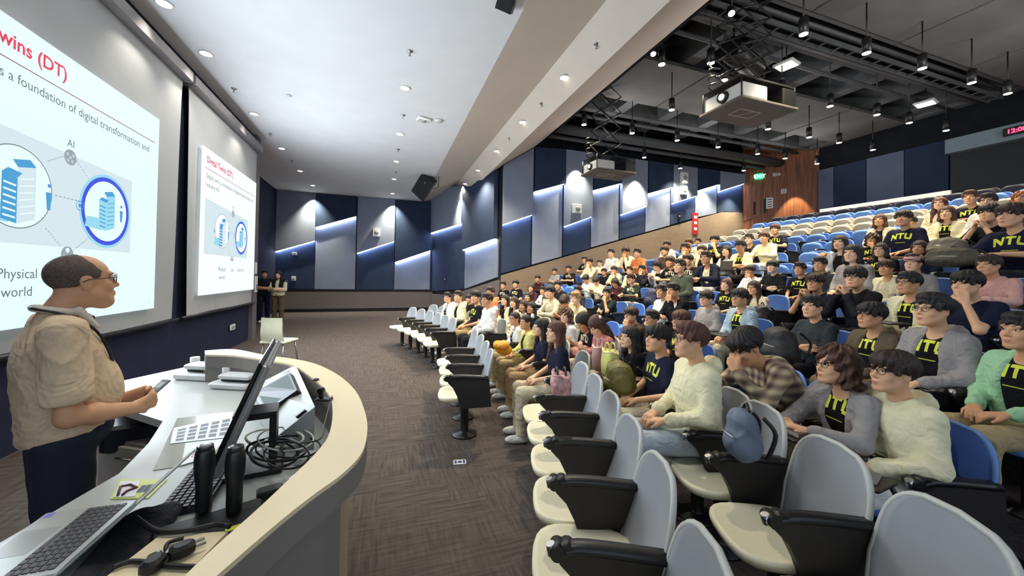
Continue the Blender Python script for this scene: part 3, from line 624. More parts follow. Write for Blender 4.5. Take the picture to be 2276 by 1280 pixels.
    def dash(a0, b0, a1, b1):
        for i in range(7):
            f = i/7; g_ = (i+.55)/7; flat([(a0+(a1-a0)*f, b0+(b1-b0)*f), (a0+(a1-a0)*g_, b0+(b1-b0)*g_), (a0+(a1-a0)*g_, b0+(b1-b0)*g_+.004), (a0+(a1-a0)*f, b0+(b1-b0)*f+.004)], E_ic, 'dashed_line', .001)
    dash(.42, .58, .48, .62); dash(.53, .62, .59, .56); dash(.45, .465, .56, .465); dash(.42, .34, .48, .28); dash(.53, .27, .6, .33)
    T('AI', .1*q, .505, .665, E_t, al='CENTER'); T('User', .1*q, .515, .165, E_t, al='CENTER'); T('Digital twin', .1*q, .68, .165, E_t, al='CENTER', sx=.9)
    T('Physical', .12*q, .335, .165, E_t, al='CENTER'); T('world', .12*q, .335, .105, E_t, al='CENTER'); T('2', .05*q, .955, .03, E_ic)
    return t
screen(2.1, 7.12, .93, 4.62, 3.35, 6.40, 1.14, 3.72, E_w, 'large projection screen nearest the camera, its slide cut by the photo edge', 1)
screen(7.3, 10.72, .93, 4.62, 7.66, 10.52, 1.24, 3.80, E_w2, 'smaller looking projection screen further along the front wall', 0)
q = PX(515, 727, -3.08); t = thing('wall_plate', 'small pale socket plate low on the wall under the farther screen', 'wall fitting', q, math.pi/2)
mb = MB(); mb.bbox((-.13, -.03, -.06), (.13, 0, .06), .01); mb.obj('plate', WP, t); mb = MB(); mb.bbox((-.08, -.04, -.025), (.08, -.03, .025), .005); mb.obj('socket', MATS['grey_plastic'], t)
q = PX(584, 625, -3.0); t = thing('wall_switch_panel', 'tall pale control panel on the grey pilaster beside the farther screen', 'wall fitting', (-3.015, 10.9, 1.35), math.pi/2)
mb = MB(); mb.bbox((-.08, -.03, -.2), (.08, 0, .2), .01); mb.obj('plate', WP, t); mb = MB(); mb.bbox((-.06, -.035, -.15), (.06, -.03, 0), .005); mb.obj('button_block', MATS['grey_plastic'], t)
mb = MB(); mb.box((-3.015, 10.82, 1.62), (-3.01, 11.0, 1.9)); tag(mb.obj('paper_notice', MATS['paper']), 'printed notice on the grey pilaster above the control panel', 'notice')
mb = MB(); q = PZ(1022, 1027, 0); M = Matrix.Translation(q) @ Matrix.Rotation(-.15, 4, 'Z'); mb.box((-.055, -.04, 0.001), (.055, .04, .003), M); fl = tag(mb.obj('floor_sticker', MATS['paper']), 'small white sticker on the dark carpet of the aisle', 'sticker')
mb = MB(); M2 = M @ Matrix.Translation((0, 0, .0035)); mb.cur = 0; mb.add([M2 @ Vector((.02*math.cos(a), .02*math.sin(a), 0)) for a in np.linspace(0, 6.28, 20)[:-1]], [tuple(range(19))]); mb.box((-.045, -.03, 0), (-.028, .03, .0002), M2); mb.box((.028, -.03, 0), (.045, .03, .0002), M2); mb.obj('printed_mark', mat('sticker_ink', (60, 52, 110), .7, noise=.05), fl)
# ================================================================== SEATS
def dup(root):
    r = root.copy(); COL.objects.link(r)
    for ch in root.children:
        c = ch.copy(); COL.objects.link(c); c.parent = r
        for g in ch.children: d = g.copy(); COL.objects.link(d); d.parent = c
    return r
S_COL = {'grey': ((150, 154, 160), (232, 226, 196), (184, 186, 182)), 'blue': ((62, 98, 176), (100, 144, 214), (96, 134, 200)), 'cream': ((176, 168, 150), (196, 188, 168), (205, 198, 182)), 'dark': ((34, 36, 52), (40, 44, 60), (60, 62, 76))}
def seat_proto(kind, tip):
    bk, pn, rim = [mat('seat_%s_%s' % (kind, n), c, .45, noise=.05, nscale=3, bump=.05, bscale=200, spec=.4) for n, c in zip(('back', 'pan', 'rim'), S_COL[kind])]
    t = thing('auditorium_seat', 'seat', 'auditorium seat')
    def W(t_): return .195+.04*t_/.35 if t_ < .35 else .235*max(0, 1-((t_-.35)/.65)**3.3)**(1/3.3)
    def Yb(s, t_): return -.19-.11*t_-.03*math.sin(t_*3)+.045*s*s
    n1, n2 = 14, 16; fr, bc = [], []
    for j in range(n2+1):
        tt = 1-(1-j/n2)**1.5; w_ = max(W(tt), .004)
        for i in range(n1+1):
            s = -1+2*i/n1; x = w_*s; z = .40+.47*tt; y = Yb(s*w_/.235, tt); fr.append((x, y+.011, z)); bc.append((x, y-.011, z))
    mb = MB(); N = n1+1
    q = [(j*N+i, (j+1)*N+i, (j+1)*N+i+1, j*N+i+1) for j in range(n2) for i in range(n1)]
    K = len(fr); mb.add(fr+bc, [f[::-1] for f in q]+[tuple(a+K for a in f) for f in q], True)
    ed = [j*N for j in range(n2+1)]+[n2*N+i for i in range(1, N)]+[j*N+n1 for j in range(n2-1, -1, -1)]+[i for i in range(n1-1, 0, -1)]
    for a, b in zip(ed, ed[1:]+ed[:1]): mb.f.append([a, b, b+K, a+K]); mb.mi.append(0); mb.sm.append(True)
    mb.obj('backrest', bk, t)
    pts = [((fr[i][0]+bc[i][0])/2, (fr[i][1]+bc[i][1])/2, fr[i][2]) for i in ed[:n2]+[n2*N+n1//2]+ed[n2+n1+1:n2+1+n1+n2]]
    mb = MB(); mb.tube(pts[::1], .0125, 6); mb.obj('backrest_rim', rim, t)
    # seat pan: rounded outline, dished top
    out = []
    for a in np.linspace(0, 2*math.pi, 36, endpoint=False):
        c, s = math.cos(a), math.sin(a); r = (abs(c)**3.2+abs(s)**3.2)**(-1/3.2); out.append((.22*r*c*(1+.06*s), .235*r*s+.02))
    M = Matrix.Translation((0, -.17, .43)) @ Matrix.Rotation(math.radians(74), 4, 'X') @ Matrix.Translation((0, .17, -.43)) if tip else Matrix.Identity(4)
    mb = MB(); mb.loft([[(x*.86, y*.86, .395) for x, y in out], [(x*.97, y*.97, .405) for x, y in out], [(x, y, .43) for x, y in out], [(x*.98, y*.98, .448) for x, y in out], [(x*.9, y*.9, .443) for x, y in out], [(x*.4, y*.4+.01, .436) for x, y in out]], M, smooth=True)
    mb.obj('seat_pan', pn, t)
    mb = MB(); pr = [(-.275, .37), (-.0, .355), (.035, .40), (.06, .48), (.1, .56), (.15, .61), (.155, .645), (-.25, .645)]
    mb.loft([[(x, y, z) for y, z in pr] for x in (-.262, -.215)]); mb.obj('side_panel', mat('side_panel_black', (34, 30, 29), .55, noise=.15, nscale=6), t)
    mb = MB(); pts = [(-.24, -.24, .652), (-.24, -.05, .665), (-.24, .08, .668), (-.24, .14, .655)]
    for a, b in zip(spline(pts, 3), spline(pts, 3)[1:]): pass
    mb.loft([[(p[0]-.032, p[1], p[2]-.016), (p[0]+.032, p[1], p[2]-.016), (p[0]+.034, p[1], p[2]), (p[0]+.02, p[1], p[2]+.014), (p[0]-.02, p[1], p[2]+.014), (p[0]-.034, p[1], p[2])] for p in spline(pts, 3)], smooth=True); mb.obj('armrest', M_black, t)
    mb = MB(); mb.cyl((-.276, .158, .65), (-.204, .158, .65), .026, n=14); mb.cyl((-.27, .122, .655), (-.21, .122, .655), .028, n=12); ar = mb.obj('arm_cap', M_black, t)
    mb = MB(); mb.cyl((-.24, .172, .632), (-.24, .184, .668), .021, .017, n=12); mb.obj('chrome_stud', M_metal, ar)
    mb = MB(); mb.lathe([(.13, 0), (.125, .015), (.05, .03), (.042, .05), (.042, .36), (.07, .38), (.07, .4)], (0, -.02, 0), 20); mb.obj('pedestal', M_black, t)
    mb = MB(); mb.box((-.2, -.2, .37), (.2, -.1, .4)); mb.box((-.05, -.24, .37), (.05, -.215, .46)); mb.obj('bracket', M_black, t)
    return t
PROTO = {}
SEATS = []      # (row, angle, colour, tipped, occupied)
def add_seat(k, ang, kind, tip, occ=False): SEATS.append((k, ang, kind, tip, occ))
def ang_at(k, x, y): return math.atan2(y-CY, x-CX)
def row_angle(k, Y): return math.asin(max(-1, min(1, (Y-CY)/RK(k))))
# row colours as in the hall: grey at the front, then blue, a cream band, blue at the top
def kind_of(k): return 'grey' if k <= 2 else 'cream' if k in (11, 12) else 'dark' if k == 14 else 'blue'
ROWN = ['front', 'second', 'third', 'fourth', 'fifth', 'sixth', 'seventh', 'eighth', 'ninth', 'tenth', 'eleventh', 'twelfth', 'thirteenth', 'fourteenth', 'back']
def place_seats():
    PP = .475
    for Y in (3.85, 4.32, 4.79, 5.26, 6.78, 7.25, 7.72, 8.19, 8.66, 9.13): add_seat(0, row_angle(0, Y), 'grey', False)
    for Y in (.97, 1.41, 1.83, 2.24, 2.66, 3.05, 8.95, 9.4, 9.85): add_seat(1, row_angle(1, Y), 'grey', False)
    for Y in (.84, 1.30, 1.79): add_seat(2, row_angle(2, Y), 'grey', False)
    occ = {}
    for P_ in PEOPLE_AT: occ.setdefault(P_[0], []).append(P_[1])
    for k, L in occ.items():
        for a in L: add_seat(k, a, kind_of(k), False, True)
    for k in range(3, 15):
        a = row_angle(k, 9.9 if k < 9 else 9.5)
        taken = occ.get(k, [])
        while a > math.radians(-40):
            x, y = CX+RK(k)*math.cos(a), CY+RK(k)*math.sin(a)
            D = x*math.sin(PSI)+y*math.cos(PSI); u = 1138+FPX*(x*math.cos(PSI)-y*math.sin(PSI))/max(D, .1)
            if u > 2330 or D < .5: break
            near = [b for b in taken if abs(b-a)*RK(k) < .40]
            if not near: add_seat(k, a, kind_of(k), k >= 5)
            a -= PP/RK(k)
    SEATS.sort(key=lambda s: (s[0], -s[1])); cnt = {}
    for k, a, kind, tip, o_ in SEATS:
        key = (kind, tip)
        Rs = RK(k)+(.17 if k == 1 and o_ and 3.2 < CY+RK(k)*math.sin(a) < 5.9 else 0); x, y = CX+Rs*math.cos(a), CY+Rs*math.sin(a)
        if key not in PROTO: t = PROTO[key] = seat_proto(kind, tip)
        else: t = dup(PROTO[key])
        cnt[k] = cnt.get(k, 0)+1
        t.location = (x, y, ZK(k)); t.rotation_euler = (0, 0, a+math.pi/2)
        t['label'] = '%s seat in the %s row, %s from the far end%s' % ((kind+(' folded-up' if tip else '')), ROWN[k], ORD[cnt[k]] if cnt[k] < len(ORD) else 'near the photo edge', ', with a person on it' if o_ else ', empty')
        t['group'] = 'auditorium seats in curved rows'
# ================================================================== LECTERN CONSOLE
ZW, ZL = .86, 1.06
M_top = mat('console_white', (184, 188, 184), .35, noise=.03, nscale=2); M_led_ = mat('console_cream', (242, 224, 182), .4, noise=.02, nscale=2)
M_face = mat('console_grey_laminate', (132, 126, 122), .5, noise=.06, nscale=3); M_tanf = mat('console_tan_laminate', (176, 156, 128), .5, noise=.08, nscale=3)
def pw(u, v, z): q = PZ(u, v, z); return (q.x, q.y)
def ccw(pts):
    a = sum(p[0]*q[1]-q[0]*p[1] for p, q in zip(pts, pts[1:]+pts[:1])); return pts if a > 0 else pts[::-1]
con = thing('console', 'large curved white and cream lecturer console in the near left', 'console')
out_px = [(455, 779), (520, 776), (590, 789), (650, 797), (700, 808), (750, 832), (790, 868), (812, 918), (816, 962), (803, 1008), (762, 1052), (700, 1097), (620, 1160), (480, 1281), (400, 1352)]
in_px = [(330, 1362), (434, 1256), (508, 1188), (569, 1134), (635, 1072), (705, 1003), (733, 960), (739, 905), (728, 872), (697, 842), (652, 812), (602, 802), (522, 790), (457, 788)]
OUT = [Vector(pw(*p, ZL)) for p in out_px]; INN = [Vector(pw(*p, ZL)) for p in in_px]
def smooth2(P): return [Vector((p.x, p.y)) for p in spline([(p[0], p[1], 0) for p in P], 4)]
OS, IS = smooth2(OUT), smooth2(INN)
mb = MB(); mb.prism(ccw([tuple(p) for p in OS+IS]), ZL-.09, ZL-.012); mb.prism(ccw([tuple(p) for p in OS+IS]), ZL-.012, ZL)
me = mb.obj('ledge', [M_face, M_led_], con).data
for p in me.polygons:
    if p.center.z > ZL-.011: p.material_index = 1
def wall_strip(P, z0, z1, th, m, name, par):
    mb = MB(); n = len(P); L = []
    for i, p in enumerate(P):
        d = (P[min(i+1, n-1)]-P[max(i-1, 0)]).normalized(); nn = Vector((d.y, -d.x))*th
        L.append([(p.x, p.y, z0), (p.x+nn.x, p.y+nn.y, z0), (p.x+nn.x, p.y+nn.y, z1), (p.x, p.y, z1)])
    mb.loft(L); return mb.obj(name, m, par)
cen = Vector((-.75, 1.9))
FC = [p+(cen-p).normalized()*.07 for p in OS]
wall_strip(FC, 0, ZL-.09, .03, M_tanf, 'front_skirt', con)
FP = [p+(cen-p).normalized()*.05 for p in OS[len(OS)*2//3:]]
wall_strip(FP, .3, ZL-.12, .02, M_face, 'front_panel', con)
wall_strip([p+(p-cen).normalized()*.01 for p in IS], ZW, ZL-.09, .02, M_face, 'inner_riser', con)
WK = [(-60, 1240), (0, 1206), (265, 1052), (330, 985), (362, 936), (262, 904), (250, 851), (410, 816), (456, 803)]
W1 = [Vector(pw(*p, ZW)) for p in WK]
poly2 = [tuple(p) for p in W1]+[tuple(p) for p in reversed(IS)][0:0]+[tuple(p+(p-cen).normalized()*.04) for p in reversed(IS)]
mb = MB(); mb.prism(ccw(poly2), ZW-.04, ZW); mb.obj('worktop', M_top, con)
q = [Vector(pw(*p, ZW)) for p in ((330, 1010), (352, 948), (300, 930), (270, 935))]
# drawer units under the top, beside the lecturer
cab = thing('drawer_cabinet', 'pale drawer cabinet under the console top beside the lecturer', 'cabinet', (-1.27, 2.66, 0), math.radians(58))
mb = MB(); mb.bbox((-.0, -.3, .0), (.4, .3, .68), .01); mb.obj('body', M_face, cab)
for i, (z0, z1) in enumerate(((.05, .36), (.38, .66))):
    mb = MB(); mb.bbox((-.02, -.28, z0), (0, .28, z1), .005); d_ = mb.obj('drawer', mat('drawer_front', (188, 182, 168), .45, noise=.04), cab)
    mb = MB(); mb.cyl((-.045, -.02, z1-.05), (-.045, .1, z1-.05), .006, n=8); mb.obj('handle', M_metal, d_)
mb = MB(); M = Matrix.Translation(PZ(318, 935, .72)) @ Matrix.Rotation(.25, 4, 'Z'); mb.bbox((-.14, -.22, -.1), (.22, .2, .05), .03, M)
tag(mb.obj('equipment_case', mat('case_black', (26, 27, 34), .4, noise=.1)), 'black equipment case on the cabinet under the console top', 'case')
# glass inset panel and the sheet on it
def lay(px, z, th, m, name, lab, cat, parent=None):
    mb = MB(); mb.prism(ccw([pw(u, v, z) for u, v in px]), z, z+th); o = mb.obj(name, m, parent)
    return tag(o, lab, cat) if lab else o
M_sheet = mat('printed_sheet', (226, 232, 232), .5, noise=.03); M_print = mat('print_grey', (128, 138, 150), .7, noise=.05)
lay([(340, 1046), (394, 930), (520, 915), (480, 1010), (405, 1036)], ZW+.001, .002, mat('inset_glass', (172, 178, 170), .12, noise=.04), 'inset_panel', None, None, con)
s1 = lay([(378, 987), (386, 952), (520, 922), (512, 972), (390, 985)], ZW+.0045, .002, M_sheet, 'instruction_sheet', 'laminated white sheet of small printed blocks on the console glass', 'sheet')
def grid_print(a, b, c, d, z, rows, cols, m, par, name, fill=.7):
    """printed blocks on the quad a b c d (pixels, in order round the quad)"""
    A, B, C_, D_ = [Vector(pw(*p, z)) for p in (a, b, c, d)]; mb = MB()
    f = lambda s, t: (A*(1-s)+B*s)*(1-t)+(D_*(1-s)+C_*s)*t
    for i in range(cols):
        for j in range(rows):
            s0, s1_ = (i+.5-fill/2)/cols, (i+.5+fill/2)/cols; t0, t1 = (j+.5-fill/2)/rows, (j+.5+fill/2)/rows
            mb.add([(*f(s0, t0), z), (*f(s1_, t0), z), (*f(s1_, t1), z), (*f(s0, t1), z)], [(0, 1, 2, 3)])
    return mb.obj(name, m, par)
grid_print((386, 982), (506, 968), (515, 928), (392, 954), ZW+.0068, 4, 5, M_print, s1, 'printed_blocks', .72)
s2 = lay([(403, 1034), (412, 985), (500, 975), (470, 1015)], ZW+.0045, .0015, M_sheet, 'paper_sheet', 'white paper sheet with a red mark on the console glass', 'sheet')
grid_print((412, 1020), (440, 1014), (446, 1000), (418, 1006), ZW+.0062, 3, 3, mat('print_red', (196, 90, 100), .7, noise=.05), s2, 'printed_marks', .5)
# stickers and wristband near the laptop
s3 = lay([(245, 1110), (265, 1066), (372, 1066), (330, 1108)], ZW+.001, .002, mat('yellow_sticker', (206, 214, 120), .5, noise=.06), 'sticker_strip', 'yellow and white sticker strip on the console edge behind the laptop', 'sticker')
grid_print((300, 1096), (340, 1092), (352, 1074), (316, 1078), ZW+.0035, 1, 3, mat('sticker_ink_blue', (70, 74, 110), .6, noise=.05), s3, 'printed_panel', .9)
grid_print((306, 1104), (326, 1103), (330, 1098), (311, 1099), ZW+.0035, 1, 3, mat('acid_yellow', (200, 216, 40), .5, noise=.05), s3, 'printed_panel', .9)
s4 = lay([(252, 1106), (268, 1070), (312, 1069), (300, 1104)], ZW+.0035, .002, M_sheet, 'photo_card', 'small card with a dark swirl print beside the yellow sticker', 'card')
mb = MB(); mb.tube([Vector((*pw(u, v, ZW+.01), ZW+.009)) for u, v in ((262, 1100), (268, 1080), (290, 1076), (304, 1082), (282, 1090), (272, 1099))], .004, 6); mb.obj('printed_swirl', mat('plum_ink', (96, 52, 66), .6, noise=.1), s4)
# laptop, lid leaning back
M_alu = mat('laptop_aluminium', (176, 180, 176), .38, metal=.35, noise=.03, nscale=4); M_key = mat('key_grey', (62, 60, 64), .5, noise=.08)
lp = thing('laptop', 'silver laptop with grey keys open at the near edge of the console', 'laptop', (-.757, 1.27, ZW+.012), 0)
mb = MB(); mb.bbox((-.225, -.01, 0), (0, .315, .016), .006); mb.obj('base', M_alu, lp)
mb = MB()
for r in range(6):
    for c in range(14):
        if r == 0 and 4 < c < 9: 
            if c > 5: continue
            mb.box((-.115+.0, .012+5*.0208, .016), (-.103, .012+9*.0208-.003, .018)); continue
        x0 = -.115+r*.0165; y0 = .012+c*.0208; mb.bbox((x0, y0, .016), (x0+.0138, y0+.018, .0185), .002)
kk = mb.obj('keyboard', M_key, lp); kk['kind'] = 'stuff'
mb = MB(); mb.box((-.215, .1, .016), (-.13, .22, .0164)); mb.obj('trackpad', mat('trackpad', (160, 164, 160), .3, noise=.03), lp)
Ml = Matrix.Translation((0, 0, .014)) @ Matrix.Rotation(-math.radians(44), 4, 'Y')
mb = MB(); mb.bbox((0, -.01, -.004), (.215, .315, .003), .003, Ml); lid = mb.obj('lid', M_alu, lp)
mb = MB(); mb.box((.012, 0, .0031), (.205, .305, .0038), Ml); mb.obj('display', mat('dark_display', (18, 20, 26), .15, noise=.1), lid)
mb = MB(); mb.box((-.215, .282, .0162), (-.195, .305, .0166)); mb.obj('badge', mat('badge_violet', (120, 116, 200), .5, noise=.1), lp)
# dark pouch of cloth between the laptop and the cream box
v_, f_ = soft([('e', (x, y, .02+.012*math.sin(9*x+5*y)), (.045, .07, .024), .02) for x in (-.03, .03) for y in (-.12, -.04, .04, .1)], .006, None); q = PZ(285, 1205, ZW+.02)
o_ = link('cloth_pouch', np_mesh(v_, f_, [mat('black_fabric', (26, 24, 30), .8, noise=.2, bump=.7, bscale=14, bdist=.03)]), None, (-.655, q.y-.02, ZW+.008), (0, 0, .05)); tag(o_, 'crumpled black pouch between the laptop lid and the cream cable box', 'pouch')
# monitor on its stand
mo = thing('monitor', 'tall black and silver monitor seen almost edge-on on the console', 'monitor', (-.575, 1.76, ZW), math.radians(9))
Mm = Matrix.Translation((0, 0, .1)) @ Matrix.Rotation(math.radians(21), 4, 'Y')
mb = MB(); mb.bbox((-.012, -.27, 0), (.0, .27, .4), .006, Mm); mb.obj('front_glass', mat('monitor_black', (18, 18, 20), .25, noise=.1), mo)
mb = MB(); mb.bbox((.001, -.268, .004), (.03, .268, .396), .012, Mm); mb.obj('back_shell', mat('shell_silver', (150, 150, 146), .35, metal=.5, noise=.05), mo)
mb = MB(); mb.bbox((.15, -.06, .02), (.175, .06, .23), .006); mb.box((.03, -.06, .21), (.175, .06, .235)); mb.obj('stand_arm', M_black, mo)
mb = MB(); mb.bbox((.0, -.1, .003), (.2, .12, .02), .01); mb.obj('stand_foot', M_black, mo)
# wedge console with touch panel
wq = [(700, 905), (657, 811), (560, 850), (590, 975)]
A = PZ(700, 904, ZL+.0); B = PZ(657, 811, ZL+.0); Cc = PZ(556, 862, ZW+.1); Dd = PZ(618, 968, ZW+.06)
wd = thing('sloped_console', 'sloped white control desk facing the lecturer on the console', 'control desk')
mb = MB(); low = [Vector((p.x, p.y, ZW+.001)) for p in (A, B, Cc, Dd)]; mb.add([A, B, Cc, Dd]+low, [(0, 1, 2, 3), (7, 6, 5, 4), (0, 4, 5, 1), (1, 5, 6, 2), (2, 6, 7, 3), (3, 7, 4, 0)])
bmfix = mb.obj('body', M_top, wd)
def onw(s, t, h): # s along A->B (near to far), t down the slope
    p = (A*(1-s)+B*s)*(1-t)+(Dd*(1-s)+Cc*s)*t; n = (B-A).cross(Dd-A).normalized(); n = n if n.z > 0 else -n; return p+n*h
def onslab(s0, s1, t0, t1, h0, h1, m, name, par=wd):
    mb = MB(); mb.loft([[onw(s0, t0, h), onw(s1, t0, h), onw(s1, t1, h), onw(s0, t1, h)] for h in (h0, h1)]); return mb.obj(name, m, par)
tp = thing('touch_panel', 'black framed touch panel with a pale screen on the sloped desk', 'touch panel')
onslab(.3, .74, .12, .9, .001, .035, M_black, 'frame', tp); onslab(.33, .71, .16, .86, .035, .0365, glow('panel_screen', (120, 142, 146), .45), 'display', tp)
for i, (s0, s1, t0, t1, nm, lab, m) in enumerate(((.8, .95, .1, .5, 'label_card', 'pale instruction card above the touch panel', M_sheet), (.78, .93, .58, .9, 'label_card', 'pale instruction card at the upper left of the sloped desk', M_sheet), (.06, .14, .08, .5, 'label_strip', 'dark bordered label strip at the near edge of the sloped desk', M_sheet), (.16, .25, .3, .9, 'note_strip', 'yellow note strip below the touch panel', mat('note_yellow', (222, 222, 130), .6, noise=.05)))):
    c_ = tag(onslab(s0, s1, t0, t1, .001, .003, m, nm, None), lab, 'card')
    for j in range(2): onslab(s0+(s1-s0)*(.15+.45*j), s0+(s1-s0)*(.4+.45*j), t0+.05, t1-.05, .003, .0035, M_print, 'printed_line', c_)
onslab(.02, .04, .2, .45, .001, .012, M_black, 'button_bar')
# keyboard, dock with two hand microphones
kb = thing('keyboard', 'black computer keyboard between the laptop lid and the monitor', 'keyboard', (*pw(452, 1075, ZW), ZW+.002), math.radians(4))
mb = MB(); mb.bbox((-.07, -.2, 0), (.07, .22, .016), .006); mb.obj('base', M_black, kb)
mb = MB()
for r in range(6):
    for c in range(19): mb.bbox((-.062+r*.0205, -.192+c*.0212, .016), (-.062+r*.0205+.0175, -.192+c*.0212+.018, .022), .003)
k_ = mb.obj('keycaps', mat('keycap_dark', (40, 38, 48), .4, noise=.1), kb); k_['kind'] = 'stuff'
dk = PZ(470, 1170, ZW+.06); dock = thing('charging_dock', 'black microphone charging dock with small yellow labels', 'charging dock', (dk.x, dk.y, ZW), math.radians(20))
mb = MB(); mb.bbox((-.13, -.07, .0), (.13, .09, .06), .012); mb.obj('body', M_black, dock)
for x, m in ((-.085, M_sheet), (.03, MATS['acid_yellow'])): mb = MB(); mb.box((x, -.055, .06), (x+.035, -.035, .0608)); mb.obj('label', m, dock)
def mic(u, v, lab):
    b = PZ(u, v, ZW+.055); t = thing('wireless_microphone', lab, 'microphone', (b.x, b.y, ZW+.052))
    mb = MB(); mb.lathe([(.019, 0), (.021, .02), (.021, .09), (.026, .13), (.027, .165), (.024, .19), (.021, .2)], n=24); mb.obj('body', mat('mic_black', (28, 28, 30), .35, noise=.1, nscale=40), t)
    mb = MB(); mb.lathe([(.0215, .2), (.021, .207), (.014, .209), (.001, .208)], n=24); mb.obj('end_cap', mat('mic_cap', (50, 50, 52), .2, noise=.1), t)
mic(452, 1140, 'left black wireless microphone standing in the charging dock'); mic(520, 1142, 'right black wireless microphone standing in the charging dock')
# raised cream box by the ledge with plugs and cable
bx = thing('cable_box', 'low cream box beside the ledge with cables lying on it', 'box')
P5 = ccw([pw(u, v, ZW+.08) for u, v in ((507, 1180), (352, 1192), (235, 1282), (190, 1330), (330, 1330), (400, 1290))])
mb = MB(); mb.prism(P5, ZW+.001, ZW+.08); mb.obj('body', M_led_, bx)
M_cab = mat('cable_black', (24, 22, 22), .5, noise=.1, nscale=30); M_cabg = mat('cable_grey', (188, 184, 170), .5, noise=.06)
def cable(px, z, r, lab, m=M_cab, name='cable'):
    pts = spline([PZ(p[0], p[1], z+(p[2] if len(p) > 2 else 0)) for p in px], 6); mb = MB(); mb.tube(pts, r, 8); return tag(mb.obj(name, m), lab, 'cable')
cc = cable([(250, 1262), (290, 1248), (340, 1252), (380, 1258), (440, 1260)], ZW+.088, .006, 'black power cable lying straight across the cream box')
cable([(408, 1196), (375, 1206), (370, 1224), (392, 1232), (400, 1216)], ZW+.088, .005, 'short black cable curled behind the plug on the cream box')
cable([(330, 1258), (332, 1238), (352, 1230), (372, 1240), (366, 1252), (345, 1250)], ZW+.09, .005, 'small black cable loop in front of the plug on the cream box')
for i, (u, v) in enumerate(((405, 1218), (340, 1250))):
    q = PZ(u, v, ZW+.1); t = thing('power_plug', 'black %s plug lying on the cream box' % ('round-backed', 'small')[i], 'plug', (q.x, q.y, ZW+.082), .5+i)
    mb = MB(); mb.bbox((-.025, -.02, 0), (.025, .02, .03), .012); mb.obj('body', M_cab, t)
    mb = MB()
    for a in (-.01, .01): mb.box((.025, a-.003, .012), (.045, a+.003, .018))
    mb.obj('pins', M_metal, t)
cable([(300, 1150), (350, 1180), (420, 1178), (480, 1165), (510, 1170)], ZW+.09, .007, 'black cable running behind the cream box beneath the dock')
# tangle of cables behind the monitor
rnd = random.Random(3)
for i in range(7):
    cx_, cy_ = 628+rnd.uniform(-20, 20), 985+rnd.uniform(-12, 30); rx, ry = rnd.uniform(38, 70), rnd.uniform(16, 34); pts = []
    a0 = rnd.uniform(0, 6)
    for j in range(10): a = a0+j*.68; pts.append((cx_+rx*math.cos(a), cy_+ry*math.sin(a), .02+.06*abs(math.sin(j*.5+i))+.012*i))
    cable(pts, ZW+.005, .0035+.0015*(i % 2), '%s cable loop in the tangle behind the monitor, %s from the top' % ('grey-white' if i in (1, 4) else 'black', ORD[7-i]), M_cabg if i in (1, 4) else M_cab)
cable([(668, 985), (712, 975), (722, 940), (733, 900), (738, 880)], ZL+.006, .0028, 'thin black cable from the clip camera along the ledge')
for i, (u, v, a, m, lab) in enumerate(((600, 1085, .3, M_black, 'black power adapter lying in the cable tangle'), (678, 1010, 1.1, MATS['white_plastic'], 'white adapter at the right of the cable tangle'), (668, 1060, -.3, M_metal, 'small metal connector box low in the tangle'))):
    q = PZ(u, v, ZW+.03); mb = MB(); mb.bbox((-.04, -.025, 0), (.04, .025, .03), .008); o_ = mb.obj('power_adapter', m, None, (q.x, q.y, ZW+.002), (0, 0, a)); tag(o_, lab, 'adapter')
# document camera units, clip camera, lens cap, box end
def unit(u, v, rz, lab, s=1):
    q = PZ(u, v, ZW+.002); t = thing('document_camera', lab, 'document camera', q, rz)
    mb = MB(); mb.bbox((-.17*s, -.11*s, 0), (.17*s, .11*s, .05*s), .02); mb.obj('base', WP, t)
    mb = MB(); mb.bbox((-.1*s, -.09*s, .075*s), (.17*s, .03*s, .11*s), .015); mb.obj('arm_head', WP, t)
    mb = MB(); mb.bbox((-.1*s, -.06*s, .05*s), (.15*s, .02*s, .075*s), .008); mb.obj('hinge_gap', M_black, t)
    mb = MB(); mb.cyl((-.16*s, .06*s, .04*s), (-.16*s, .06*s, .13*s), .03*s, n=14); mb.obj('post', WP, t)
unit(458, 838, -.45, 'folded white document camera nearer the screens on the console', 1.0); unit(528, 858, -.45, 'second white document camera partly behind the monitor', .85)
q = PZ(718, 890, ZL); t = thing('clip_camera', 'small black clip camera standing on the cream ledge', 'camera', q, -.4)
mb = MB(); mb.bbox((-.03, -.02, 0), (.04, .02, .012), .006); mb.obj('clip', M_black, t); mb = MB(); mb.bbox((-.022, -.008, .012), (-.0, .01, .06), .006); mb.cyl((-.011, -.012, .045), (-.011, .014, .045), .013, n=14); mb.obj('head', M_black, t)
q = PZ(702, 845, ZL); mb = MB(); mb.lathe([(.017, 0), (.017, .006), (.012, .009), (.001, .009)], n=20); tag(mb.obj('lens_cap', M_black, None, q), 'tiny black round cap on the cream ledge', 'cap')
q = [pw(*p, ZL+.09) for p in ((455, 779), (512, 776), (602, 797), (600, 808), (455, 786))]
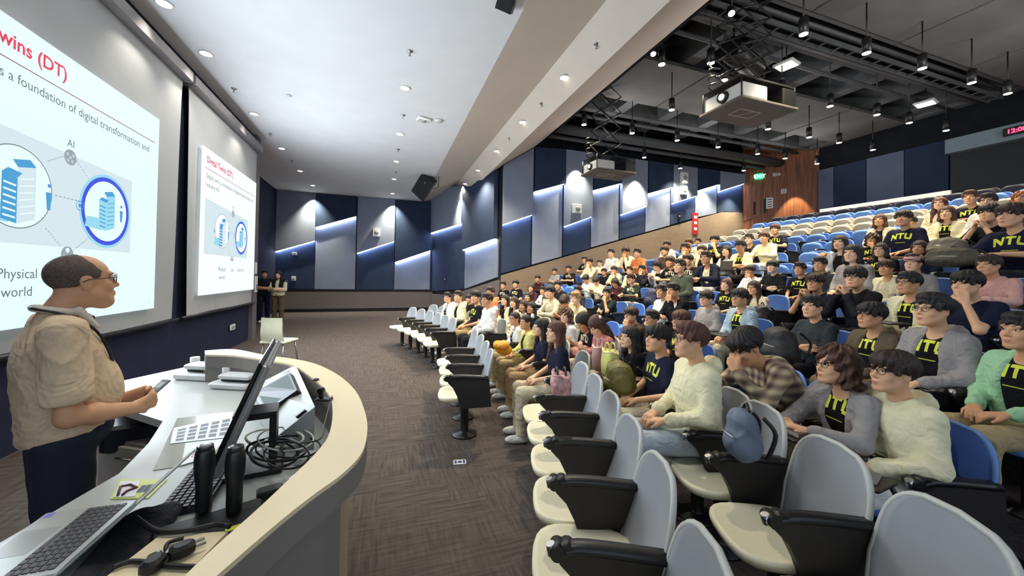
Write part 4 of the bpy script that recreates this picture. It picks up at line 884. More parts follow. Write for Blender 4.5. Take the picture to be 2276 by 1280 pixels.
# stacking chair with a white shell beyond the console
q = PZ(613, 800, 0); wc = thing('white_chair', 'white moulded chair standing alone beyond the console', 'chair', (*PZ(620, 812, 0).xy, 0), math.radians(-20))
mb = MB(); G = []
for j in range(9):
    t_ = j/8
    for i in range(7): s = -1+i/3; G.append((s*.2*(1-.1*t_), -.2-.07*t_+.03*s*s-.02*math.sin(t_*5), .45+.42*t_))
fs = [(j*7+i, j*7+i+1, (j+1)*7+i+1, (j+1)*7+i) for j in range(8) for i in range(6)]; mb.add(G, fs, True); mb.add([(x, y-.015, z) for x, y, z in G], [f[::-1] for f in fs], True); mb.obj('backrest', mat('chair_white', (222, 220, 190), .45, noise=.04), wc)
mb = MB(); mb.bbox((-.22, -.22, .42), (.22, .22, .46), .05); mb.obj('seat', MATS['chair_white'], wc)
for sx in (-1, 1):
    for sy in (-1, 1): mb = MB(); mb.cyl((sx*.17, sy*.17, .42), (sx*.21, sy*.22, 0), .012, n=8); mb.obj('leg', M_metal, wc)
q = PY(592, 800, 0) if False else None
# ================================================================== PEOPLE
def V3(*a): return Vector(a)
def rotm(yaw, pitch=0): return Matrix.Rotation(math.radians(yaw), 3, 'Z') @ Matrix.Rotation(math.radians(pitch), 3, 'X')
def head_prims(H, R, fem=False):
    T = lambda x, y, z: tuple(H+R @ Vector((x, y, z))); Rn = [list(r) for r in R]
    P = [('e', T(0, -.012, .03), (.076, .096, .084), .01, Rn), ('e', T(0, .026, -.03), (.063, .068, .084), .02, Rn)]
    P += [('c', T(s*.05, -.005, -.045), T(s*.022, .066, -.092), .022, .02, .02) for s in (-1, 1)]
    P += [('e', T(0, .075, -.098), (.021, .018, .017), .02, Rn), ('e', T(0, .074, -.062), (.028, .022, .02), .015, Rn)]
    P += [('e', T(0, .03, -.058), (.052, .052, .05), .025, Rn)] + [('e', T(s*.038, .064, -.026), (.022, .018, .022), .02, Rn) for s in (-1, 1)]
    P += [('e', T(s*.03, .079, .031), (.024, .01, .008), .014, Rn) for s in (-1, 1)]
    P += [('-e', T(s*.031, .099, .007), (.018, .013, .010), .012, Rn) for s in (-1, 1)]
    P += [('c', T(0, .086, .014), T(0, .106, -.024), .007, .0115, .01)] + [('e', T(s*.012, .094, -.03), (.008, .01, .007), .006, Rn) for s in (-1, 1)]
    P += [('e', T(s*.077, -.008, -.008), (.008, .02, .031), .008, Rn) for s in (-1, 1)]
    P += [('-e', T(s*.086, .0, -.005), (.006, .009, .016), .006, Rn) for s in (-1, 1)]
    P += [('e', T(0, .093, -.057), (.021, .009, .0055), .005, Rn), ('e', T(0, .092, -.068), (.017, .009, .006), .005, Rn), ('-e', T(0, .102, -.0625), (.022, .006, .0018), .003, Rn)]
    return P
def face_extra(H, R):
    """eyes, brows and lips as material islands 1..4 of the body mesh"""
    E = MB(); M = Matrix.Translation(H) @ R.to_4x4()
    for s in (-1, 1):
        E.cur = 1; E.ell((s*.031, .0795, .007), (.0135, .0085, .0048), 6, M)
        E.cur = 2; E.ell((s*.031, .0855, .0072), (.0062, .0035, .0047), 5, M)
        E.cur = 2; E.tube([M @ Vector((s*x, y, z)) for x, y, z in ((.015, .086, .009), (.024, .0895, .0125), (.036, .087, .0125), (.047, .0775, .008))], .0013, 5)
        E.cur = 3; E.tube([M @ Vector((s*x, y, z)) for x, y, z in ((.014, .0925, .030), (.026, .0905, .0325), (.040, .0815, .0325), (.050, .071, .030))], [.0014, .0022, .002, .001], 6)
    E.cur = 4; E.ell((0, .0965, -.0585), (.0195, .006, .0042), 6, M); E.ell((0, .0955, -.0675), (.0165, .0065, .005), 6, M)
    return E
def hand(w, d, n, curl=.5, k=.006, ts=1):
    w, d, n = Vector(w), Vector(d).normalized(), Vector(n); n = (n-d*n.dot(d)).normalized(); s = d.cross(n)*ts; P = []
    for i, (off, L) in enumerate(((-.028, .066), (-.01, .078), (.01, .074), (.027, .058))):
        kn = w+d*.082+s*off-n*.003*abs(i-1.5); P.append(('c', tuple(w+d*.012+s*off*.55), tuple(kn), .0165, .0125, .012))
        c1 = curl*(.8+.12*i); d1 = d*math.cos(c1)+n*math.sin(c1); d2 = d*math.cos(c1*2.1)+n*math.sin(c1*2.1)
        a = kn+d1*L*.5; b = a+d2*L*.45; sp = s*off*.12
        P += [('c', tuple(kn), tuple(a+sp), .0102, .0092, k), ('c', tuple(a+sp), tuple(b+sp), .009, .0078, k)]
    b = w+d*.02-s*.022; c = b-s*.026+d*.034+n*.012; e = c+d*.03+n*.012-s*.004
    return P+[('c', tuple(b), tuple(c), .015, .011, .01), ('c', tuple(c), tuple(e), .0105, .0085, k)]
def POSE(name):
    p = dict(hip=V3(0, -.03, .53), C=V3(0, -.01, .84), N=V3(0, -.01, 1.02), H=V3(0, .035, 1.175), pitch=4, sh=.165)
    m = lambda x, y, z: {-1: V3(-x, y, z), 1: V3(x, y, z)}
    p['hn'] = {-1: (V3(.6, .8, -.25), V3(0, -.1, -1)), 1: (V3(-.6, .8, -.25), V3(0, -.1, -1))}; p['curl'] = .45
    p['E'] = m(.235, .03, .735); p['W'] = m(.085, .235, .665)
    if name == 'fold':
        p['E'] = m(.235, .09, .76); p['W'] = {-1: V3(.06, .2, .8), 1: V3(-.07, .225, .765)}; p['hn'] = {-1: (V3(1, -.1, .1), V3(0, -1, 0)), 1: (V3(-1, -.1, .1), V3(0, -1, 0))}; p['curl'] = .3
    if name in ('chin', 'lean'):
        p.update(C=V3(0, .03, .83), N=V3(0, .05, 1.0), H=V3(0, .11, 1.15), pitch=0)
        p['E'] = {-1: V3(-.19, .25, .76), 1: V3(.24, .14, .75)}; p['W'] = {-1: V3(-.075, .225, .985), 1: V3(.03, .31, .76)}
        p['hn'] = {-1: (V3(.32, -.12, 1), V3(.7, -.7, 0)), 1: (V3(-1, .1, 0), V3(0, 0, -1))}; p['curl'] = .7
    if name == 'lean':
        p.update(hip=V3(0, -.03, .53), C=V3(0, .16, .79), N=V3(0, .24, .93), H=V3(0, .36, 1.03), pitch=-32)
        p['E'] = {-1: V3(-.19, .36, .7), 1: V3(.25, .38, .72)}; p['W'] = {-1: V3(-.05, .47, .87), 1: V3(.06, .55, .74)}
        p['hn'] = {-1: (V3(.2, -.1, 1), V3(.6, -.8, 0)), 1: (V3(-1, .3, 0), V3(0, 0, -1))}
    if name == 'clasp':
        p.update(C=V3(0, .05, .83), N=V3(0, .07, 1.0), H=V3(0, .12, 1.155), pitch=2)
        p['E'] = m(.17, .29, .76); p['W'] = m(.05, .285, .965); p['hn'] = {-1: (V3(.3, -.05, 1), V3(1, -.1, 0)), 1: (V3(-.3, -.05, 1), V3(-1, -.1, 0))}; p['curl'] = .85
    if name == 'desk':
        p.update(C=V3(0, .07, .83), N=V3(0, .1, 1.0), H=V3(0, .16, 1.15), pitch=2)
        p['E'] = m(.255, .22, .75); p['W'] = m(.095, .4, .76); p['hn'] = {-1: (V3(.8, .6, 0), V3(0, 0, -1)), 1: (V3(-.8, .6, .05), V3(0, 0, -1))}; p['curl'] = .3
    if name == 'phone':
        p.update(C=V3(0, .03, .83), N=V3(0, .06, 1.0), H=V3(0, .145, 1.12), pitch=-36)
        p['E'] = m(.22, .09, .75); p['W'] = m(.07, .28, .83); p['hn'] = {-1: (V3(.35, .7, .45), V3(.5, 0, .8)), 1: (V3(-.35, .7, .45), V3(-.5, 0, .8))}; p['curl'] = .6
    p['S'] = {s: p['N']+V3(s*p['sh'], 0, -.055) for s in (-1, 1)}
    return p
def torso(p, g, k=.03):
    hip, C, N = p['hip'], p['C'], p['N']; mid = (hip+C)/2; b = p.get('belly', 0)
    P = [('e', tuple(hip+V3(0, 0, .02)), (.155+g, .108+g, .12+g), k), ('e', tuple(mid+V3(0, .01+b*.5, 0)), (.14+g+b*.5, .1+g+b, .17+g), .05), ('e', tuple(C), (.155+g, .105+g+b*.3, .17+g), .05)]
    for s in (-1, 1):
        P += [('c', tuple(N+V3(s*.03, -.01, -.03)), tuple(p['S'][s]+V3(-s*.01, 0, 0)), .046+g*.6, .046+g*.7, .03), ('c', tuple(p['S'][s]+V3(-s*.015, 0, -.01)), tuple(C+V3(s*.085, 0, 0)), .052+g*.7, .078+g*.8, .05), ('c', tuple(C+V3(s*.075, 0, -.02)), tuple(hip+V3(s*.07, 0, .04)), .078+g, .088+g, .06)]
    return P
def wr(amp, f=1.0, seed=0):
    """cloth folds: sparse warped creases, mostly slanting and across the limbs"""
    def post(F, X, Y, Z):
        w1 = np.sin(4.5*f*Y+seed+3*X)*1.9+np.sin(4*f*X+1.3*seed+5*Z)*1.2; w2 = np.sin(5*f*Z+seed*.7+4*X)*2.2+np.sin(5*f*Y)*1.2
        rd = lambda p: .4-np.exp(-np.abs(np.sin(p)/.3)**1.3)
        m = .5+.5*np.sin(6*X*np.sign(X)+9*Z+seed)*np.sin(8*Y+3*Z)
        W = rd(6*f*Z+13*f*np.abs(X)-5*f*Y+w1*1.6)*.6*m+rd(13*f*X-10*f*Y+4*f*Z+w2)*.8*(1-.5*m)+rd(11*f*(Y-Z)+9*f*X+w1+w2*1.3)*.5*(1-m)
        return F+(amp*W).astype(np.float32)
    return post
CACHE = {}
def cached(key, fn):
    if key not in CACHE: CACHE[key] = fn()
    return CACHE[key]
M_dummy = mat('skin_base', (222, 176, 146), .55, noise=.06, nscale=12, spec=.35)
M_eye = mat('eye_white', (226, 222, 214), .25, noise=.02); M_iris = mat('eye_dark', (30, 20, 16), .25, noise=.05); M_lip = mat('lip', (190, 112, 102), .45, noise=.05)
M_blackhair = mat('hair_black', (26, 22, 22), .62, noise=.3, nscale=60, stretch=(1, 1, .15), bump=.35, bscale=160)
def body_mesh(pose, yaw, res=.0058):
    p = POSE(pose); R = rotm(yaw, p['pitch']); P = head_prims(p['H'], R)
    P += [('c', tuple(p['H']+V3(0, -.02, -.06)), tuple(p['N']+V3(0, -.01, -.03)), .048, .054, .03)] + torso(p, -.018)
    for s in (-1, 1):
        P += [('c', tuple(p['S'][s]), tuple(p['E'][s]), .042, .036, .03), ('c', tuple(p['E'][s]), tuple(p['W'][s]), .036, .024, .02)]
        P += hand(p['W'][s], p['hn'][s][0], p['hn'][s][1], p['curl'], ts=s)
    v, f = soft(P, res); return np_mesh(v, f, [M_dummy, M_eye, M_iris, M_blackhair, M_lip], face_extra(p['H'], R))
def clipc(a, b, t): return tuple(Vector(a).lerp(Vector(b), t))
def shirt_mesh(pose, kind, g=0.0, res=.009):
    """kind: tee | long | jacket (open front, over a tee) | hoodie (closed, with hood)"""
    p = POSE(pose); G = {'tee': .006, 'long': .011, 'jacket': .016, 'hoodie': .017}[kind]+g; P = torso(p, G)
    for s in (-1, 1):
        S, E, W = p['S'][s], p['E'][s], p['W'][s]
        if kind == 'tee':
            P.append(('cc', tuple(S), clipc(S, E, .78), .055+G, .062+G, .03))
        else:
            P.append(('c', tuple(S), tuple(E), .047+G, .041+G, .03)); P.append(('cc', tuple(E), clipc(E, W, .93), .041+G, .032+G*.7, .02))
            P.append(('c', clipc(E, W, .84), clipc(E, W, .9), .04+G*.8, .038+G*.8, .01))
    N, C = p['N'], p['C']
    if kind in ('jacket', 'hoodie', 'long'):
        for i in range(9):
            a = math.pi*(-.15+i*1.3/8); b = math.pi*(-.15+(i+1)*1.3/8); r = .066+G*.5
            if i < 8: P.append(('c', tuple(N+V3(r*math.cos(a), -r*math.sin(a), .02)), tuple(N+V3(r*math.cos(b), -r*math.sin(b), .02)), .017, .017, .012))
    if kind in ('jacket', 'hoodie'): P += [('e', tuple(N+V3(0, -.105, -.01)), (.1, .05, .08), .02), ('-e', tuple(N+V3(0, -.07, .075)), (.07, .04, .05), .015)]
    if kind == 'jacket': P.append(('-e', tuple(C+V3(0, .17, .04)), (.088, .13, .36), .012)); P.append(('-e', tuple(N+V3(0, .08, -.02)), (.066, .09, .11), .02))
    else: P.append(('-e', tuple(N+V3(0, .02, .05)), (.058, .07, .05), .012))
    v, f = soft(P, res, wr({'tee': .0065, 'long': .008}.get(kind, .012), 1.8, len(pose)), blur=4); return np_mesh(v, f, [M_dummy])
def trouser_mesh():
    P = [('e', (0, -.03, .53), (.165, .13, .11), .03)]
    for s in (-1, 1): P += [('c', (s*.085, 0, .53), (s*.115, .42, .53), .09, .074, .03), ('c', (s*.115, .42, .53), (s*.12, .43, .3), .074, .066, .03), ('cc', (s*.12, .43, .32), (s*.12, .42, .09), .066, .062, .02)]
    v, f = soft(P, .011, wr(.005, 1.8, 3)); return np_mesh(v, f, [M_dummy])
def shoe_mesh(s, std=False):
    y = .47 if not std else .05; x = s*.12 if not std else s*.1
    P = [('e', (x, y, .045), (.045, .13, .045), .02), ('c', (x, y-.06, .06), (x, y-.05, .1), .045, .04, .03), ('p', (x, y, .004), (0, 0, -1), .3)]
    v, f = soft(P, .008); me = np_mesh(v, f, [M_dummy])
    return me
def hair_mesh(style, res=.006):
    P = [('e', (0, -.018, .04), (.087, .106, .09), .02)]; amp = .0022; cutz = -.07
    if style in ('mop', 'short', 'cap', 'bald'):
        if style == 'mop': P = [('e', (0, -.018, .043), (.092, .11, .092), .02), ('e', (0, .055, .07), (.07, .05, .038), .03)]; amp = .004
        if style == 'bald': P = [('e', (0, -.016, .031), (.0785, .0985, .0862), .01)]; amp = .0007
        if style == 'short': P.append(('e', (0, .03, .095), (.07, .07, .035), .03)); amp = .003
        P.append(('-e', (0, .125, -.055), (.076, .085, {'mop': .1, 'short': .108, 'cap': .1, 'bald': .12}[style]), .01))
        for s in (-1, 1): P.append(('-e', (s*.095, .02, -.035), (.04, .045, .05), .01))
        P.append(('p', (0, 0, cutz), (0, .35, -1), .3))
        if style in ('mop', 'short'):
            for i in range(9):
                x = (i-4)*.0165; dz = .012*math.sin(i*2.3); z1 = (.022 if style == 'mop' else .05)+dz; yy = .088-.9*x*x/.08
                P.append(('c', (x*.8, yy-.02, .085), (x+.006*math.cos(i*1.7), yy+.012-(.0 if style == 'mop' else .006), z1), .019, .0045, .008))
            for s in (-1, 1): P.append(('c', (s*.083, .03, .05), (s*.082, .04, .0), .014, .005, .008))
        if style == 'bald': P.append(('-e', (0, .105, .1), (.09, .115, .08), .012))
    if style == 'tied':
        P = [('e', (0, -.016, .038), (.083, .103, .088), .02), ('-e', (0, .125, -.05), (.076, .085, .11), .01)]
        for s in (-1, 1): P.append(('-e', (s*.095, .02, -.035), (.035, .035, .045), .01))
        P += [('p', (0, 0, -.06), (0, .35, -1), .3), ('c', (0, -.11, .03), (0, -.14, -.04), .032, .035, .02), ('c', (0, -.14, -.04), (.02, -.12, -.2), .033, .012, .02)]
    if style in ('long', 'bob', 'curly', 'bangs'):
        lo_ = {'long': -.34, 'bangs': -.3, 'bob': -.1, 'curly': -.09}[style]
        P = [('e', (0, -.018, .042), (.09, .108, .09), .02)]
        for s in (-1, 1):
            if style in ('long', 'bangs'): P += [('c', (s*.072, -.0, .04), (s*.083, -.01, -.16), .028, .03, .03), ('c', (s*.083, -.01, -.16), (s*.1, .02, lo_), .03, .016, .03)]
            else: P += [('c', (s*.074, 0, .03), (s*.08, -.01, lo_), .03, .03, .03), ('c', (s*.08, -.01, lo_), (s*.07, -.07, lo_-.02), .03, .035, .03)]
        P.append(('e', (0, -.075, (lo_+.04)/2), (.092, .045, abs(lo_-.04)/2+.02), .03))
        P.append(('-e', (0, .12, -.06), (.062, .085, .112 if style != 'bangs' else .085), .01)); amp = .003 if style != 'curly' else .009
    def post(F, X, Y, Z):
        A = np.arctan2(X+0*Y, Y+.02+0*X); f = 17 if style != 'curly' else 11
        lock = 1-2*np.abs(np.sin(A*f*.5+np.sin(Z*34+A*3)*1.1)); fine = np.sin(A*f*2.9+Z*60+np.sin(A*7)*2)
        return F+amp*(lock+.5*fine+(np.sin(Z*70+A*9) if style == 'curly' else 0*Z)).astype(np.float32)
    v, f = soft(P, res, post); return np_mesh(v, f, [M_dummy])
def cap_mesh():
    v, f = soft([('e', (0, -.012, .055), (.096, .114, .08), .01), ('p', (0, 0, .035), (0, -.15, -1), .3), ('e', (0, .12, .042), (.062, .06, .008), .008)], .006); return np_mesh(v, f, [M_dummy])
def glasses_mesh():
    mb = MB()
    for s in (-1, 1):
        mb.tube([(s*.032+.023*math.cos(a), .099-.25*abs(s*.032+.023*math.cos(a)-0)*.5, .006+.019*math.sin(a)) for a in np.linspace(0, 2*math.pi, 17)], .0019, 6)
        mb.tube([(s*.055, .092, .01), (s*.077, .075, .012), (s*.083, .0, .008), (s*.084, -.02, -.004)], .0019, 6)
    mb.tube([(-.011, .1, .01), (0, .104, .012), (.011, .1, .01)], .0018, 6); return mb.mesh(M_dummy)
LET = {'N': [((0, 0), (.24, 0), (.24, 1), (0, 1)), ((.7, 0), (.94, 0), (.94, 1), (.7, 1)), ((.2, 1), (.2, .6), (.74, 0), (.74, .4))], 'T': [((.34, 0), (.6, 0), (.6, 1), (.34, 1)), ((0, .76), (.94, .76), (.94, 1), (0, 1))],
    'U': [((0, .15), (.24, .15), (.24, 1), (0, 1)), ((.7, .15), (.94, .15), (.94, 1), (.7, 1)), ((.08, 0), (.86, 0), (.8, .26), (.14, .26))]}
def print_mesh(me, pose):
    p = POSE(pose); bvh = BVHTree.FromPolygons([v.co.copy() for v in me.vertices], [tuple(q.vertices) for q in me.polygons]); mb = MB()
    for i, ch in enumerate('NTU'):
        for Q in LET[ch]:
            n1, n2 = 5, 7; g = []
            for a in range(n1+1):
                for b in range(n2+1):
                    s, t = a/n1, b/n2; A, B, C_, D_ = [Vector(q) for q in Q]; w_ = (A*(1-s)+B*s)*(1-t)+(D_*(1-s)+C_*s)*t
                    x = (-1.5+i+w_.x*.94+.03)*.083; z = p['C'].z+.015+w_.y*.085+.02*(1-(x/.12)**2)
                    # letters read left to right seen from the front: the wearer's right is the viewer's left
                    h = bvh.ray_cast(Vector((-x*-1*-1, p['C'].y+.6, z)), Vector((0, -1, 0)))
                    y = h[0].y if h[0] else p['C'].y+.1; g.append((-x, y+.0035, z))
            mb.add(g, [(a*(n2+1)+b, a*(n2+1)+b+1, (a+1)*(n2+1)+b+1, (a+1)*(n2+1)+b) for a in range(n1) for b in range(n2)])
    g = []
    for a in range(9):
        for b in range(2):
            x = (a/8-.5)*.12; z = p['C'].z-.025+b*.006; h = bvh.ray_cast(Vector((x, p['C'].y+.6, z)), Vector((0, -1, 0))); g.append((x, (h[0].y if h[0] else p['C'].y)+.0035, z))
    mb.add(g, [(a*2, a*2+1, a*2+3, a*2+2) for a in range(8)]); return mb.mesh(M_dummy)
def dress(name, me, parent, mats, loc=None, rot=None, label=None):
    o = link(name, me, parent, loc, rot)
    for i, m_ in enumerate(mats):
        if m_: o.material_slots[i].link = 'OBJECT'; o.material_slots[i].material = m_
    if label: o['label'] = label
    return o
SKIN = [mat('skin_%d' % i, c, .55, noise=.06, nscale=12, spec=.35) for i, c in enumerate(((222, 172, 134), (208, 156, 118), (230, 186, 152), (196, 142, 106)))]
HC = {'k': M_blackhair, 'b': mat('hair_brown', (78, 50, 36), .62, noise=.3, nscale=60, stretch=(1, 1, .15), bump=.35, bscale=160), 'r': mat('hair_reddish', (84, 50, 40), .62, noise=.3, nscale=60, stretch=(1, 1, .15), bump=.35, bscale=160),
      'l': mat('hair_light', (150, 118, 78), .62, noise=.3, nscale=60, stretch=(1, 1, .15), bump=.35, bscale=160), 'd': mat('hair_dark_brown', (48, 34, 28), .62, noise=.3, nscale=60, stretch=(1, 1, .15), bump=.35, bscale=160), 'o': mat('hair_orange', (160, 96, 56), .62, noise=.3, nscale=60, stretch=(1, 1, .15), bump=.35, bscale=160)}
CC_ = {'navy': (30, 34, 54), 'black': (24, 24, 28), 'cream': (226, 220, 184), 'white': (222, 222, 216), 'grey': (150, 146, 146), 'beige': (208, 198, 170), 'olive': (98, 88, 70), 'charcoal': (52, 56, 60), 'mint': (160, 206, 164),
       'pink': (206, 160, 152), 'lightblue': (158, 176, 190), 'greygreen': (72, 78, 68), 'brown': (92, 70, 60), 'green': (90, 190, 140), 'orange': (214, 130, 80), 'yellow': (214, 210, 130), 'red': (170, 40, 44), 'maroon': (66, 34, 42), 'silver': (176, 176, 180), 'darkgreen': (34, 46, 44), 'khaki': (168, 150, 112), 'jeans': (176, 186, 194), 'dark': (34, 34, 40), 'camel': (176, 148, 112)}
def cloth(c, kind='cloth'): return mat('%s_%s' % (kind, c), CC_[c], .85, noise=.06, nscale=3, bump=.75, bscale=9, bdist=.035, spec=.12)
M_plaid = mat('plaid_flannel', (156, 140, 118), .9, noise=.1); nt = M_plaid.node_tree; tc = nt.nodes.new('ShaderNodeTexCoord')
def wave(ax, sc):
    wv = nt.nodes.new('ShaderNodeTexWave'); wv.bands_direction = ax; wv.inputs['Scale'].default_value = sc; wv.inputs['Distortion'].default_value = .3; nt.links.new(tc.outputs['Object'], wv.inputs[0]); return wv
a_, b_ = wave('X', 5), wave('Z', 5); mm = nt.nodes.new('ShaderNodeMix'); mm.data_type = 'FLOAT'; mm.inputs[0].default_value = .5; nt.links.new(a_.outputs[1], mm.inputs[2]); nt.links.new(b_.outputs[1], mm.inputs[3])
rr_ = nt.nodes.new('ShaderNodeValToRGB'); rr_.color_ramp.elements[0].color = lin((66, 56, 54))+(1,); rr_.color_ramp.elements[1].color = lin((206, 192, 156))+(1,); e_ = rr_.color_ramp.elements.new(.5); e_.color = lin((140, 120, 104))+(1,)
nt.links.new(mm.outputs[0], rr_.inputs[0]); nt.links.new(rr_.outputs[0], nt.nodes['Principled BSDF'].inputs['Base Color'])
M_floral = mat('floral_cotton', (214, 160, 150), .85, noise=1, nscale=28, rgb2=(150, 40, 56))
M_print = mat('print_yellow', (206, 216, 60), .6, noise=.05); M_printw = mat('print_pale', (214, 206, 170), .6, noise=.05)
M_gl = mat('glasses_frame', (52, 44, 44), .3, noise=.05)
HN = {'short': 'short', 'mop': 'fringed', 'long': 'long', 'tied': 'tied-back', 'bob': 'bobbed', 'curly': 'wavy', 'cap': 'capped', 'bangs': 'long fringed'}
CN = {'k': 'black', 'b': 'brown', 'r': 'reddish', 'l': 'light', 'd': 'dark', 'o': 'orange'}
CNAME = {'lightblue': 'pale blue', 'greygreen': 'grey-green', 'darkgreen': 'dark green'}
def head_dir_yaw(loc, rz, yawo):
    if yawo is not None: return yawo
    d = Vector((-2.2, 3.2, 0))-Vector((loc[0], loc[1], 0)); a = math.degrees(math.atan2(-d.x, d.y)-rz)
    a = (a+180) % 360-180; return max(0, min(45, round(a/15)*15))
def seated(loc, rz, s, hair, hc, top, pose, glasses, label, skin=0, pants='khaki', yaw=None, printc=None, dz=0, extra=None, dy=0):
    t = thing('person', label, 'person', loc, rz, 'seated students in the raked rows'); t.scale = (s, s, s)
    y = head_dir_yaw(loc, rz, yaw)
    if pose == 'lean': y = min(y, 15)
    p = POSE(pose); kind, c1, c2 = top
    dress('body', cached(('b', pose, y), lambda: body_mesh(pose, y)), t, [SKIN[skin], None, None, HC[hc] if hair != 'bald' else None, None])
    R = rotm(y, p['pitch'])
    E = R.to_euler(); HL = tuple(p['H'])
    hs = 'short' if hair == 'cap' else hair
    dress('hair', cached(('h', hs), lambda: hair_mesh(hs)), t, [HC[hc]], HL, E)
    if hair == 'cap': dress('cap', cached('cap', cap_mesh), t, [cloth(extra or 'charcoal')], HL, E)
    if glasses: dress('glasses', cached('g', glasses_mesh), t, [M_gl], HL, E)
    m1 = M_plaid if c1 == 'plaid' else M_floral if c1 == 'floral' else cloth(c1)
    inner = 'tee' if kind in ('tee', 'jacket') else kind
    gi = -.013 if kind == 'jacket' else 0
    me = cached(('s', pose, inner, gi), lambda: shirt_mesh(pose, inner, gi))
    sh = dress('shirt', me, t, [cloth(c2) if kind == 'jacket' else m1])
    if printc: dress('shirt_print', cached(('p', pose, gi), lambda: print_mesh(me, pose)), sh, [M_print if printc == 'y' else M_printw])
    if kind == 'jacket': dress('jacket', cached(('s', pose, 'jacket'), lambda: shirt_mesh(pose, 'jacket')), t, [m1])
    dress('trousers', cached('t', trouser_mesh), t, [cloth(pants)])
    for q in (-1, 1): dress('shoe', cached(('sh', q), lambda: shoe_mesh(q)), t, [cloth('white')])
    return t
